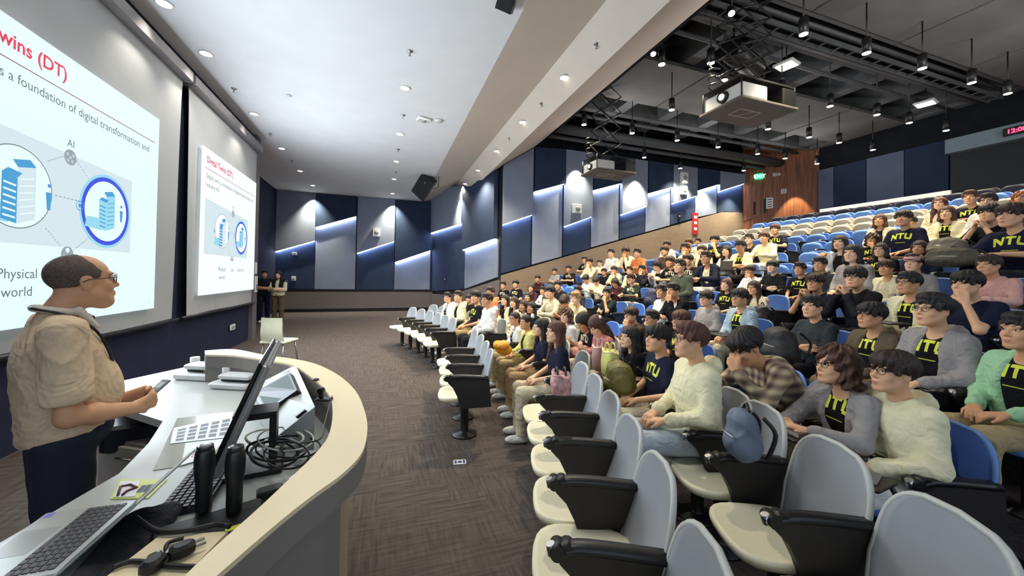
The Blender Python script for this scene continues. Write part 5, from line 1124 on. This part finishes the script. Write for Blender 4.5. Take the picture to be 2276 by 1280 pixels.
# u, v of the head, row (None: worked out), hair, hair colour, top, pose, glasses, print, trousers, skin
N_ = ('tee', 'navy', None); K_ = ('tee', 'black', None)
def J(c, i='black'): return ('jacket', c, i)
def L_(c): return ('long', c, None)
def H_(c): return ('hoodie', c, None)
CROWD = [
 (1545, 757, 2, 'short', 'r', H_('cream'), 'lap', 1, None, 'jeans', 0), (1468, 752, 2, 'mop', 'k', N_, 'lap', 0, 'y', 'beige', 0), (1405, 750, 2, 'long', 'k', ('tee', 'black', None), 'lap', 0, None, 'dark', 2),
 (1331, 724, 2, 'bangs', 'b', L_('floral'), 'phone', 0, None, 'beige', 2), (1300, 715, 2, 'long', 'k', K_, 'phone', 0, 'p', 'beige', 1), (1262, 702, 2, 'curly', 'r', J('white'), 'lap', 0, None, 'beige', 2),
 (1240, 738, 1, 'long', 'r', N_, 'lap', 0, None, 'beige', 2), (1206, 728, 1, 'long', 'k', N_, 'lap', 0, None, 'camel', 2), (1172, 716, 1, 'tied', 'k', J('yellow'), 'lap', 0, None, 'khaki', 1), (1147, 708, 1, 'tied', 'd', J('white'), 'lap', 1, 'p', 'khaki', 1),
 (1086, 667, 1, 'short', 'd', H_('white'), 'lap', 0, None, 'dark', 1), (1060, 660, 1, 'mop', 'k', K_, 'lap', 0, 'y', 'khaki', 0), (1021, 659, 1, 'short', 'd', J('cream'), 'lap', 0, None, 'khaki', 0), (997, 661, 1, 'short', 'k', J('white'), 'lap', 1, 'p', 'khaki', 0),
 (1092, 650, 2, 'short', 'd', J('orange'), 'lap', 0, None, 'khaki', 1), (1044, 664, 2, 'mop', 'k', K_, 'lap', 0, None, 'dark', 1), (1120, 634, 4, 'short', 'k', K_, 'lap', 1, 'p', 'dark', 0), (1148, 631, 4, 'mop', 'k', K_, 'lap', 0, 'p', 'dark', 0),
 (1125, 667, 2, 'long', 'k', J('cream'), 'lap', 0, None, 'beige', 2), (1145, 672, 2, 'bangs', 'd', J('cream'), 'lap', 0, None, 'beige', 2), (1166, 680, 2, 'bob', 'd', L_('beige'), 'lap', 0, None, 'beige', 1), (1184, 684, 2, 'long', 'k', K_, 'lap', 0, None, 'dark', 1),
 (1176, 660, 3, 'long', 'd', K_, 'lap', 0, None, 'dark', 1), (1216, 668, 3, 'long', 'k', K_, 'fold', 0, 'y', 'dark', 2), (1182, 640, 4, 'long', 'd', L_('maroon'), 'desk', 0, None, 'dark', 1), (1207, 646, 4, 'short', 'k', L_('white'), 'desk', 0, None, 'dark', 1), (1227, 648, 3, 'mop', 'k', L_('beige'), 'desk', 0, None, 'dark', 0),
 (1196, 619, 5, 'mop', 'd', L_('maroon'), 'desk', 0, None, 'dark', 1), (1234, 603, 6, 'mop', 'k', L_('grey'), 'fold', 0, None, 'dark', 1), (1265, 597, 6, 'mop', 'k', K_, 'desk', 0, 'p', 'dark', 1), (1243, 634, 4, 'mop', 'k', L_('dark'), 'desk', 0, None, 'dark', 1),
 (1301, 577, 7, 'mop', 'd', K_, 'desk', 0, 'p', 'dark', 0), (1312, 583, 6, 'mop', 'd', L_('beige'), 'chin', 0, None, 'dark', 0), (1334, 584, 7, 'mop', 'd', L_('cream'), 'lap', 1, None, 'dark', 2), (1360, 563, 7, 'short', 'd', L_('white'), 'lap', 0, None, 'dark', 2), (1393, 560, 7, 'mop', 'd', J('cream'), 'chin', 1, None, 'dark', 1), (1419, 563, 7, 'short', 'd', L_('orange'), 'desk', 0, None, 'dark', 2),
 (1304, 620, 5, 'short', 'k', L_('white'), 'phone', 0, None, 'dark', 1), (1326, 624, 5, 'mop', 'k', L_('cream'), 'phone', 0, None, 'dark', 0), (1344, 604, 6, 'mop', 'd', K_, 'lap', 0, None, 'dark', 1), (1366, 600, 6, 'mop', 'd', J('cream'), 'chin', 0, None, 'khaki', 1), (1368, 628, 5, 'long', 'd', L_('maroon'), 'phone', 0, None, 'dark', 1), (1401, 601, 6, 'short', 'd', J('cream'), 'lap', 0, None, 'khaki', 0), (1428, 599, 6, 'short', 'k', L_('dark'), 'chin', 0, None, 'dark', 1), (1404, 620, 5, 'cap', 'd', ('tee', 'darkgreen', None), 'desk', 0, 'p', 'white', 0), (1351, 652, 4, 'short', 'k', ('tee', 'darkgreen', None), 'chin', 0, None, 'dark', 1),
 (1286, 645, 4, 'mop', 'k', L_('charcoal'), 'lap', 0, None, 'dark', 1), (1283, 664, 3, 'short', 'l', L_('beige'), 'chin', 0, None, 'beige', 2), (1258, 670, 3, 'mop', 'd', L_('brown'), 'phone', 0, None, 'dark', 1),
 (1514, 592, 5, 'short', 'd', L_('greygreen'), 'lap', 0, None, 'dark', 0), (1573, 573, 6, 'short', 'd', J('navy', 'cream'), 'desk', 1, None, 'white', 1), (1462, 590, 6, 'long', 'k', J('white'), 'phone', 0, None, 'dark', 2), (1492, 582, 6, 'mop', 'd', K_, 'desk', 0, 'p', 'dark', 1), (1532, 578, 6, 'mop', 'd', K_, 'desk', 0, 'p', 'dark', 0),
 (1479, 558, 7, 'mop', 'd', L_('brown'), 'lap', 0, None, 'dark', 0), (1484, 545, 8, 'mop', 'd', J('white'), 'lap', 0, None, 'dark', 1), (1526, 553, 7, 'short', 'd', J('cream'), 'chin', 0, 'y', 'dark', 1), (1533, 541, 8, 'mop', 'b', J('cream'), 'lap', 0, None, 'dark', 1), (1553, 538, 9, 'short', 'd', L_('white'), 'lap', 0, None, 'dark', 1), (1562, 557, 7, 'mop', 'd', J('cream'), 'lap', 0, None, 'dark', 2), (1591, 534, 8, 'mop', 'k', K_, 'chin', 0, 'y', 'dark', 0),
 (1617, 558, 7, 'long', 'k', L_('white'), 'fold', 0, None, 'dark', 2), (1648, 548, 7, 'cap', 'd', J('cream'), 'fold', 0, 'y', 'dark', 1), (1667, 532, 8, 'short', 'd', J('charcoal', 'black'), 'lap', 1, None, 'dark', 2), (1701, 528, 8, 'mop', 'b', H_('cream'), 'desk', 0, None, 'white', 0), (1725, 510, 9, 'mop', 'b', N_, 'desk', 0, 'y', 'dark', 0),
 (1500, 646, 4, 'short', 'k', J('black', 'white'), 'chin', 0, None, 'dark', 1), (1475, 648, 4, 'short', 'd', L_('white'), 'lap', 0, None, 'dark', 1), (1574, 664, 4, 'mop', 'k', H_('grey'), 'lap', 1, 'y', 'dark', 0), (1648, 662, 4, 'mop', 'k', J('lightblue'), 'lap', 1, 'y', 'beige', 1), (1617, 633, 5, 'bob', 'r', K_, 'lap', 0, 'y', 'dark', 2), (1676, 640, 5, 'long', 'd', L_('beige'), 'desk', 1, None, 'beige', 0), (1668, 602, 6, 'mop', 'd', L_('white'), 'chin', 0, None, 'beige', 1), (1720, 593, 6, 'mop', 'k', L_('black'), 'fold', 0, None, 'dark', 2),
 (1781, 598, 6, 'short', 'k', K_, 'lap', 0, 'y', 'dark', 1), (1826, 588, 6, 'short', 'k', L_('charcoal'), 'lap', 0, None, 'dark', 1), (1815, 628, 5, 'mop', 'd', N_, 'clasp', 1, None, 'dark', 1), (1906, 617, 5, 'mop', 'k', L_('dark'), 'clasp', 1, None, 'dark', 0), (1973, 596, 6, 'mop', 'd', J('cream', 'beige'), 'lap', 0, None, 'beige', 1), (2026, 630, 5, 'short', 'k', J('cream'), 'lap', 1, 'y', 'dark', 1),
 (2155, 632, 5, 'mop', 'k', N_, 'chin', 0, None, 'dark', 0), (2200, 590, 6, 'short', 'd', L_('pink'), 'desk', 0, None, 'white', 1), (1406, 700, 3, 'mop', 'd', L_('brown'), 'chin', 1, None, 'dark', 0), (1453, 708, 3, 'short', 'k', L_('dark'), 'lap', 1, None, 'dark', 1), (1518, 712, 3, 'mop', 'r', K_, 'lap', 1, 'y', 'dark', 1),
 (1680, 770, 3, 'mop', 'k', L_('plaid'), 'lean', 1, None, 'dark', 1), (1866, 812, 3, 'curly', 'b', J('grey'), 'desk', 1, 'y', 'khaki', 0), (1996, 828, 3, 'mop', 'd', H_('cream'), 'lap', 1, None, 'white', 0),
 (1812, 682, 4, 'short', 'k', L_('charcoal'), 'fold', 0, None, 'dark', 0), (1943, 702, 4, 'mop', 'k', J('olive'), 'lap', 1, 'y', 'khaki', 1), (2083, 690, 4, 'short', 'k', J('grey'), 'lap', 1, 'y', 'dark', 0), (2284, 738, 4, 'short', 'k', J('mint'), 'lap', 0, 'y', 'khaki', 1),
 (1831, 575, 7, 'bald', 'b', L_('charcoal'), 'lap', 0, None, 'dark', 1), (1870, 540, 7, 'bob', 'd', J('silver'), 'lap', 0, None, 'dark', 2), (1898, 564, 6, 'bob', 'k', L_('grey'), 'lap', 0, None, 'dark', 2), (1960, 556, 7, 'bob', 'd', K_, 'lap', 1, 'y', 'dark', 2), (1940, 532, 8, 'curly', 'd', K_, 'chin', 1, 'y', 'dark', 1),
 (2047, 552, 7, 'bob', 'd', N_, 'lap', 0, None, 'dark', 1), (2034, 585, 6, 'cap', 'd', L_('grey'), 'lap', 0, None, 'dark', 2), (1958, 490, 9, 'bob', 'b', J('beige'), 'lap', 0, None, 'dark', 1), (2012, 486, 8, 'mop', 'd', N_, 'lap', 0, 'y', 'brown', 1), (2026, 494, 9, 'mop', 'd', J('cream'), 'lap', 0, None, 'dark', 1),
 (2091, 453, 10, 'long', 'r', L_('beige'), 'lap', 1, None, 'beige', 2), (2107, 474, 9, 'bob', 'b', J('cream'), 'lap', 0, 'y', 'beige', 2), (2160, 440, 10, 'short', 'b', N_, 'desk', 0, 'y', 'jeans', 0), (2200, 449, 9, 'short', 'd', L_('white'), 'lap', 1, None, 'dark', 2), (2204, 475, 8, 'mop', 'k', K_, 'clasp', 0, None, 'dark', 0), (2256, 480, 7, 'mop', 'd', N_, 'desk', 0, 'y', 'dark', 0), (2272, 441, 10, 'curly', 'o', L_('brown'), 'lap', 0, None, 'dark', 1),
]
PEOPLE_AT = []; rec = []
for c in CROWD:
    u, v, k = c[:3]; d = ray(u, v); R = RK(k)-POSE(c[6])['H'].y+.03+(.17 if k == 1 and u > 1140 else 0)
    A = d.x*d.x+d.y*d.y; B = 2*(d.x*(CC.x-CX)+d.y*(CC.y-CY)); C0 = (CC.x-CX)**2+(CC.y-CY)**2-R*R
    t_ = (-B+math.sqrt(B*B-4*A*C0))/(2*A); q = CC+d*t_; a = math.atan2(q.y-CY, q.x-CX)
    hz = q.z-ZK(k); s = hz/POSE(c[6])['H'].z; rec.append((k, a, s, c, q))
rec.sort(key=lambda r: (r[0], -r[1])); cn = {}
DBG = []
for k, a, s, c, q in rec:
    u, v, _, hair, hc, top, pose, gl, pc, pants, skin = c[:11]
    cn[k] = cn.get(k, 0)+1; DBG.append((u, v, k, round(s, 2), round(q.y, 1)))
    s = max(.8, min(1.16, s)); PEOPLE_AT.append((k, a))
    Rp = RK(k)+(.17 if k == 1 and u > 1140 else 0); x, y = CX+Rp*math.cos(a), CY+Rp*math.sin(a)
    kind, c1, c2 = top; cname = CNAME.get(c1, c1)
    gar = {'tee': 'lettered tee' if pc else 'tee', 'long': 'long-sleeved top', 'jacket': 'open jacket', 'hoodie': 'hooded top'}[kind]
    if c1 == 'plaid': gar = 'shirt'
    if c1 == 'floral': gar = 'blouse'
    hd = {'cap': 'hat', 'bald': 'thinning hair'}.get(hair) or HN[hair]+' '+CN[hc]+' hair'
    lab = '%s %s, %s%s, %s row, %s from far end' % (cname, gar, hd, ', glasses' if gl else '', ROWN[k], ORD[cn[k]])
    lab = ('person in ' if len(lab.split()) <= 14 else 'in ')+lab
    z = ZK(k)
    seated((x, y, z), a+math.pi/2, s, hair, hc, top, pose, gl, lab, skin, pants, None, pc, extra={1404: 'maroon', 2034: 'pink', 1648: 'charcoal'}.get(u))
if __name__ == '__main__': print('DBG', DBG)
# ================================================================== STANDING PEOPLE
def stand_pose(kind):
    p = dict(hip=V3(0, 0, .95), C=V3(0, -.01, 1.27), N=V3(0, -.02, 1.455), H=V3(0, .035, 1.60), pitch=3, sh=.18, curl=.6)
    m = lambda x, y, z: {-1: V3(-x, y, z), 1: V3(x, y, z)}
    if kind == 'lecturer':
        p.update(belly=.05, sh=.185, H=V3(0, .05, 1.60))
        p['E'] = m(.255, -.01, 1.07); p['W'] = {-1: V3(-.05, .2, 1.03), 1: V3(.07, .215, 1.005)}
        p['hn'] = {1: (V3(-.45, .8, .15), V3(-.9, -.3, .2)), -1: (V3(.35, .85, .15), V3(.9, -.3, -.1))}; p['curl'] = .75
    else:
        p['E'] = m(.22, .06, 1.13); p['W'] = {-1: V3(.06, .17, 1.16), 1: V3(-.07, .2, 1.12)}; p['hn'] = {-1: (V3(1, -.1, .1), V3(0, -1, 0)), 1: (V3(-1, -.1, .1), V3(0, -1, 0))}; p['curl'] = .3
    p['S'] = {s: p['N']+V3(s*p['sh'], 0, -.065) for s in (-1, 1)}
    return p
def standing(kind, loc, rz, label, hair, hc, topm, pantm, sc=1.0, glasses=False, skin=1, yaw=0, sleeve='short', res=.005):
    t = thing('person', label, 'person', loc, rz); t.scale = (sc, sc, sc); p = stand_pose(kind); R = rotm(yaw, p['pitch']); H = p['H']
    P = head_prims(H, R)+[('c', tuple(H+V3(0, -.025, -.06)), tuple(p['N']+V3(0, -.01, -.03)), .054 if kind == 'lecturer' else .045, .06, .03)]+torso(p, -.02)
    if kind == 'lecturer': P += [('c', tuple(H+R @ Vector((s*.045, .02, -.07))), tuple(H+R @ Vector((s*.02, .055, -.1))), .03, .024, .03) for s in (-1, 1)]
    for s in (-1, 1):
        P += [('c', tuple(p['S'][s]), tuple(p['E'][s]), .043, .036, .03), ('c', tuple(p['E'][s]), clipc(p['E'][s], p['W'][s], .35), .036, .041, .03), ('c', clipc(p['E'][s], p['W'][s], .35), tuple(p['W'][s]), .041, .027, .02)]+hand(p['W'][s], *p['hn'][s], p['curl'], ts=s)
    v, f = soft(P, res); dress('body', np_mesh(v, f, [M_dummy, M_eye, M_iris, M_blackhair, M_lip], face_extra(H, R)), t, [SKIN[skin], None, None, HC[hc], None])
    E = R.to_euler(); dress('hair', hair_mesh(hair, .005), t, [HC[hc]], tuple(H), E)
    if glasses: dress('glasses', cached('g', glasses_mesh), t, [M_gl], tuple(H), E)
    G = .014; P = torso(p, G, .04)
    for s in (-1, 1):
        S, E_, W = p['S'][s], p['E'][s], p['W'][s]
        if sleeve == 'short': P.append(('cc', tuple(S), clipc(S, E_, .86), .054+G, .066+G, .03))
        else: P += [('c', tuple(S), tuple(E_), .05+G, .044+G, .03), ('cc', tuple(E_), clipc(E_, W, .8), .042+G, .034+G, .02)]
    P += [('-e', tuple(p['N']+V3(0, .02, .06)), (.06, .07, .05), .01)]
    P.append(('p', tuple(p['hip']+V3(0, 0, -.035)), (0, 0, -1), .5))
    v, f = soft(P, .007, wr(.010, 1.7, 1), blur=7); sh = dress('shirt', np_mesh(v, f, [M_dummy]), t, [topm])
    P = [('e', tuple(p['hip']+V3(0, p.get('belly', 0)*.5, .0)), (.165+p.get('belly', 0)*.3, .122+p.get('belly', 0)*.3, .09), .03)]
    for s in (-1, 1): P += [('c', tuple(p['hip']+V3(s*.085, 0, -.03)), (s*.1, .015, .5), .098, .075, .03), ('cc', (s*.1, .015, .5), (s*.105, -.02, .08), .075, .068, .03)]
    v, f = soft(P, .01, wr(.007, 1.3, 5)); dress('trousers', np_mesh(v, f, [M_dummy]), t, [pantm])
    for q in (-1, 1): dress('shoe', cached(('shs', q), lambda: shoe_mesh(q, True)), t, [cloth('white' if kind != 'lecturer' else 'dark')])
    return t, p, sh
HC['g'] = mat('hair_grey_brown', (92, 76, 68), .7, noise=.35, nscale=120, bump=.5, bscale=300)
fa = math.radians(38)
hp = PD(183, 640, 1.66); RZ = fa-math.pi/2
M_tanshirt = mat('tan_linen', (214, 188, 154), .9, noise=.06, nscale=60, bump=.7, bscale=7, bdist=.04, spec=.1)
H0 = Matrix.Rotation(RZ, 3, 'Z') @ Vector((0, .05, 0))
lec, lp_, lsh = standing('lecturer', (hp.x-H0.x, hp.y-H0.y, 0), RZ, 'standing man in a tan short-sleeved shirt, balding, glasses, holding a small device', 'bald', 'g', M_tanshirt, mat('dark_navy_trousers', (28, 32, 48), .85, noise=.1, nscale=5, bump=.1, bscale=300), 1.0, True, 1, 6, res=.0045)
# pale collar, lanyard and the small microphone clip
N_c = lp_['N']; P = []
for i in range(14):
    a = math.radians(-70+i*320/14); b = math.radians(-70+(i+1)*320/14); r = .07
    P.append(('c', tuple(N_c+V3(r*math.cos(a), -r*.9*math.sin(a), .02+.012*math.sin(a))), tuple(N_c+V3(r*math.cos(b), -r*.9*math.sin(b), .02+.012*math.sin(b))), .014, .014, .006))
for s in (-1, 1): P += [('c', tuple(N_c+V3(s*.055, .055, .02)), tuple(N_c+V3(s*.07, .105, -.055)), .016, .008, .01), ('c', tuple(N_c+V3(s*.02, .085, -.01)), tuple(N_c+V3(s*.045, .112, -.06)), .012, .008, .01)]
v, f = soft(P, .005); dress('collar', np_mesh(v, f, [M_dummy]), lsh, [mat('pale_collar', (222, 208, 190), .85, noise=.05)])
mb = MB(); pts = [N_c+V3(x, y, z) for x, y, z in ((-.02, .185, -.34), (-.06, .155, -.2), (-.095, .1, -.07), (-.092, .02, .0), (-.06, -.06, .03), (0, -.072, .034), (.06, -.06, .03), (.092, .02, .0), (.095, .1, -.07), (.06, .155, -.2), (.02, .185, -.34))]
mb.tube(spline(pts, 4), .0055, 6); mb.obj('lanyard', M_cab, lec)
mb = MB(); c = N_c+V3(-.075, .115, -.03); mb.ell(c, (.009, .009, .014), 6); mb.obj('clip_microphone', M_black, lec)
hm = (lp_['W'][-1]+lp_['W'][1])/2+V3(0, .1, .045)
dv = thing('phone', 'small dark device with a lit screen held in the standing man\'s hands', 'phone', lec.matrix_basis @ hm if False else Vector(lec.location)+Matrix.Rotation(RZ, 3, 'Z') @ hm, RZ)
dv.rotation_euler = (math.radians(35), 0, RZ+.4)
mb = MB(); mb.bbox((-.024, -.055, -.005), (.024, .055, .005), .004); mb.obj('case', mat('phone_edge', (150, 150, 150), .3, metal=.6, noise=.05), dv)
mb = MB(); mb.box((-.021, -.051, .005), (.021, .051, .0058)); mb.obj('display', M_black, dv)
mb = MB(); mb.box((-.016, .0, .0058), (.016, .035, .0064)); mb.obj('lit_area', glow('phone_lit', (190, 200, 205), .5), dv)
# two people by the stage door
q = PZ(622, 722, 0)
w1, pw_, ws = standing('woman', (q.x-.05, q.y-.05, 0), math.radians(170), 'standing woman by the stage door, long dark hair, arms folded, pale sleeves', 'long', 'k', cloth('cream'), cloth('olive'), .99, False, 2, 0, 'long', .008)
P = torso(pw_, .026); P += [('-e', tuple(pw_['C']+V3(0, .12, .05)), (.05, .12, .4), .02), ('p', tuple(pw_['C']+V3(0, 0, -.14)), (0, 0, -1), .5)]
v, f = soft(P, .009); dress('vest', np_mesh(v, f, [M_dummy]), w1, [cloth('dark')])
q = PX(604, 724, -3.72); w2, _, _ = standing('woman', (-3.68, PZ(604, 720, 0).y+.35, 0), math.radians(195), 'standing person in dark clothes behind the woman at the stage door', 'short', 'k', cloth('dark'), cloth('navy'), 1.0, False, 1, 0, 'short', .009)
bagp = Vector((q.x, q.y, 0))
# ================================================================== BAGS AND THINGS WITH THE STUDENTS
def seat_point(u, v, k, dr=0):
    d = ray(u, v); R = RK(k)+dr; A = d.x*d.x+d.y*d.y; B = 2*(d.x*(CC.x-CX)+d.y*(CC.y-CY)); C0 = (CC.x-CX)**2+(CC.y-CY)**2-R*R
    t_ = (-B+math.sqrt(max(0, B*B-4*A*C0)))/(2*A); q = CC+d*t_; return q, math.atan2(q.y-CY, q.x-CX)+math.pi/2
def lump(name, lab, cat, u, v, k, size, m, dr=0, style='backpack', extra=None, z=None):
    q, rz = seat_point(u, v, k, dr); t = thing(name, lab, cat, (q.x, q.y, q.z if z is None else z), rz)
    a, b, c = size; rn = random.Random(len(lab)*7+int(u))
    if style == 'tote':
        mb = MB(); rg = []
        for z_, f in ((-.5, .86), (-.46, .94), (0, 1), (.46, 1.04), (.5, 1.0)):
            ring = []
            for th in np.linspace(0, 2*math.pi, 28, endpoint=False):
                c_, s_ = math.cos(th), math.sin(th); rr = (abs(c_)**4+abs(s_)**4)**-.25; ring.append((a*.5*rr*c_*f, b*.5*rr*s_*f*(1-.25*(z_ > .4)), c*z_+.01*math.sin(3*th)*(z_ > 0)))
            rg.append(ring)
        mb.loft(rg, smooth=True); mb.obj('body', m, t)
        mb = MB(); mb.tube([p+Vector((0, 0, 0)) for p in [Vector(x) for x in rg[3]+rg[3][:1]]], .006, 6); mb.obj('rim', M_led_ if 'yellow' in lab else m, t)
    else:
        if style is None:
            P = [('e', (rn.uniform(-.3, .3)*a, rn.uniform(-.3, .3)*b, rn.uniform(-.2, .25)*c), (a*rn.uniform(.18, .32), b*rn.uniform(.22, .36), c*rn.uniform(.3, .45)), .02) for _ in range(9)]
        else: P = [('e', (0, 0, 0), (a*.5, b*.5, c*.52), .02), ('e', (0, 0, -c*.2), (a*.52, b*.54, c*.32), .04), ('e', (a*.05, b*.3, -c*.16), (a*.34, b*.36, c*.22), .012), ('e', (0, b*.1, c*.3), (a*.4, b*.36, c*.2), .03)]
        v_, f_ = soft(P, .008, wr(.012, 2.0, len(lab))); dress('body', np_mesh(v_, f_, [M_dummy]), t, [m])
    mb = MB()
    if style == 'backpack':
        for s in (-1, 1): mb.tube(spline([(s*a*.25, -b*.5, c*.4), (s*a*.34, -b*.85, c*.1), (s*a*.3, -b*.6, -c*.4)], 4), .011, 6); 
        mb.tube(spline([(-.03, -b*.1, c*.48), (0, -b*.1, c*.62), (.03, -b*.1, c*.48)], 4), .008, 6); mb.obj('strap', extra or M_black, t)
        mb = MB(); mb.tube(spline([(-a*.3, b*.52, 0), (0, b*.66, .05*c), (a*.3, b*.52, 0)], 4), .004, 6); mb.obj('zip', M_metal, t)
    elif style == 'tote':
        for s in (-1, 1): mb.tube(spline([(-a*.28, s*b*.2, c*.45), (-a*.18, s*b*.2, c*.75), (a*.18, s*b*.2, c*.75), (a*.28, s*b*.2, c*.45)], 5), .008, 6)
        mb.obj('handle', extra or m, t)
    return t
lump('backpack', 'grey-blue backpack standing on the empty grey seat near the front', 'backpack', 1652, 965, 2, (.2, .15, .27), mat('slate_nylon', (92, 104, 122), .6, noise=.25, nscale=6), -.02)
lump('handbag', 'pink and white handbag on the seat arm beside the long-haired girl', 'handbag', 1246, 850, 1, (.2, .14, .13), mat('pink_quilt', (214, 176, 172), .7, noise=1, nscale=22, rgb2=(150, 90, 96)), -.05, 'tote', M_black)
lump('backpack', 'olive green backpack on the lap of the girl in black', 'backpack', 1378, 840, 2, (.36, .24, .3), mat('olive_nylon', (104, 98, 46), .6, noise=.2, nscale=6), -.28)
lump('tote_bag', 'yellow netted tote bag behind the olive backpack', 'bag', 1356, 806, 2, (.22, .14, .24), mat('yellow_net', (206, 204, 120), .7, noise=.15, nscale=30), -.3, 'tote')
lump('tote_bag', 'dusty pink tote bag beside the yellow netted tote', 'bag', 1332, 795, 2, (.2, .14, .26), mat('dusty_pink', (184, 144, 140), .8, noise=.06), -.22, 'tote')
lump('jacket_bundle', 'bright orange-yellow jacket bundled on the lap of a front girl', 'jacket', 1113, 772, 1, (.34, .24, .16), mat('orange_nylon', (236, 158, 30), .6, noise=.1), -.3, None)
lump('backpack', 'black ribbed backpack on the blue seat in front of the charcoal shirt', 'backpack', 1733, 768, 3, (.34, .24, .34), mat('black_nylon', (30, 28, 30), .6, noise=.2, nscale=8), .35)
lump('backpack', 'grey canvas backpack lying on a seat ledge at the upper right', 'backpack', 2105, 548, 7, (.38, .26, .22), mat('grey_canvas', (120, 114, 100), .85, noise=.1), -.1)
lump('backpack', 'dark olive pack lying below the grey canvas backpack', 'backpack', 2115, 572, 6, (.5, .24, .2), mat('dark_olive_canvas', (78, 74, 62), .85, noise=.1), .1)
lump('jacket_bundle', 'red and white scarf bundle on the lap of a girl looking down', 'bundle', 1290, 784, 2, (.3, .2, .12), mat('red_white_knit', (214, 190, 170), .85, noise=1, nscale=18, rgb2=(190, 50, 46)), -.3, None)
lump('backpack', 'black and blue backpack between the capped student and the row ahead', 'backpack', 1450, 663, 5, (.34, .24, .4), mat('blue_black_nylon', (56, 62, 110), .6, noise=1, nscale=5, rgb2=(30, 30, 36)), -.1)
lump('backpack', 'black camera bag beside the cream cardigan', 'backpack', 1692, 702, 5, (.24, .18, .3), mat('camera_black', (34, 32, 32), .5, noise=.15), -.35)
# open notebooks and dark writing tablets in use
M_tab = mat('tablet_dark', (44, 36, 34), .4, noise=.1)
def tablet(u, v, k, lab, top=None, dr=-.36, z=.70, w_=.2, l_=.3, ang=0):
    q, rz = seat_point(u, v, k, dr); rz += ang; t = thing('writing_tablet', lab, 'writing tablet', (q.x, q.y, ZK(k)+z), rz)
    mb = MB(); mb.bbox((-l_/2, -w_/2, -.009), (l_/2, w_/2, .009), .02); mb.obj('board', M_tab, t)
    mb = MB(); mb.cyl((-l_*.45, -w_*.3, -.01), (-l_*.5, -w_*.6, -.1), .012, n=8); mb.obj('hinge_arm', M_black, t)
    if top:
        nm, ll, cat, m = top; o = thing(nm, ll, cat, (q.x, q.y, ZK(k)+z+.0095), rz+.2); h = .03 if nm == 'book' else .008
        mb = MB(); mb.bbox((-.11, -.075, 0), (.11, .075, h), .004); mb.obj('cover', m, o)
        if nm == 'book': mb = MB(); mb.box((-.106, -.0765, .004), (.1105, .0765, h-.004)); mb.obj('pages', MATS['paper'], o)
    return t
tablet(1762, 940, 3, 'dark writing tablet in front of the student with wavy brown hair', ('book', 'thick brown notebook on the tablet by the wavy-haired student', 'book', mat('brown_leather', (84, 68, 58), .5, noise=.1)), -.42)
tablet(1640, 893, 3, 'dark writing tablet in front of the plaid shirt', ('notebook', 'thin white notebook on the tablet under the plaid shirt', 'notebook', MATS['paper']), -.5, .69)
tablet(1890, 965, 3, 'dark tablet tilted on the lap of the wavy-haired student', ('document_folder', 'grey folder resting on the lap of the wavy-haired student', 'folder', mat('grey_folder', (112, 112, 108), .4, noise=.08)), -.42, .66, ang=.5)
tablet(1700, 575, 7, 'dark writing tablet in front of the cream hooded top', None, -.36, .72)
tablet(1605, 750, 4, 'dark writing tablet in front of the grey hooded top', None, -.36, .7)
tablet(1965, 660, 5, 'dark writing tablet beside the clasped-hands student', None, -.3, .7)
tablet(1395, 665, 5, 'dark writing tablet in front of the capped student', None, -.36, .72)
# laptops open on tablets
def laptop(u, v, k, lab, m, dr=-.4, z=.73):
    q, rz = seat_point(u, v, k, dr); t = thing('laptop', lab, 'laptop', (q.x, q.y, ZK(k)+z), rz+math.pi)
    mb = MB(); mb.bbox((-.15, -.0, 0), (.15, .2, .014), .006); mb.obj('base', m, t)
    M = Matrix.Rotation(math.radians(-15), 4, 'X'); mb = MB(); mb.bbox((-.15, -.006, .01), (.15, .0, .21), .003, M); mb.obj('lid', m, t)
    mb = MB(); mb.box((-.13, .04, .014), (.13, .13, .016)); mb.obj('keyboard', M_black, t)
M_dl = mat('dark_laptop', (60, 58, 56), .35, noise=.08)
# lids face the camera side; the students look at the far side
laptop(1612, 577, 7, 'dark laptop open before the long-haired student in white', M_dl)
laptop(1520, 526, 8, 'black laptop lid standing above the upper left seats', M_dl, -.4, .95)
laptop(1560, 528, 8, 'pale green-white laptop lid beside the black one in the upper seats', mat('pale_laptop', (206, 214, 180), .4, noise=.04), -.4, .95)
# red and white hand-held pieces: hair bow on the girl looking down
for u, v, k, lab, m in ((1331, 706, 2, 'white bow hair clip on the girl looking down', MATS['white_plastic']), (1184, 704, 1, 'small white hair clip on the girl in the yellow jacket', MATS['white_plastic'])):
    q, rz = seat_point(u, v, k, -.13); t = thing('hair_clip', lab, 'hair clip', q, rz)
    P = [('e', (s*.035, 0, .01), (.035, .012, .022), .006) for s in (-1, 1)]+[('e', (0, 0, 0), (.012, .014, .012), .006)]
    v_, f_ = soft(P, .004); dress('bow', np_mesh(v_, f_, [M_dummy]), t, [m]); mb = MB(); mb.box((-.03, -.016, -.006), (.03, -.012, 0)); mb.obj('pin', M_metal, t)
place_seats()
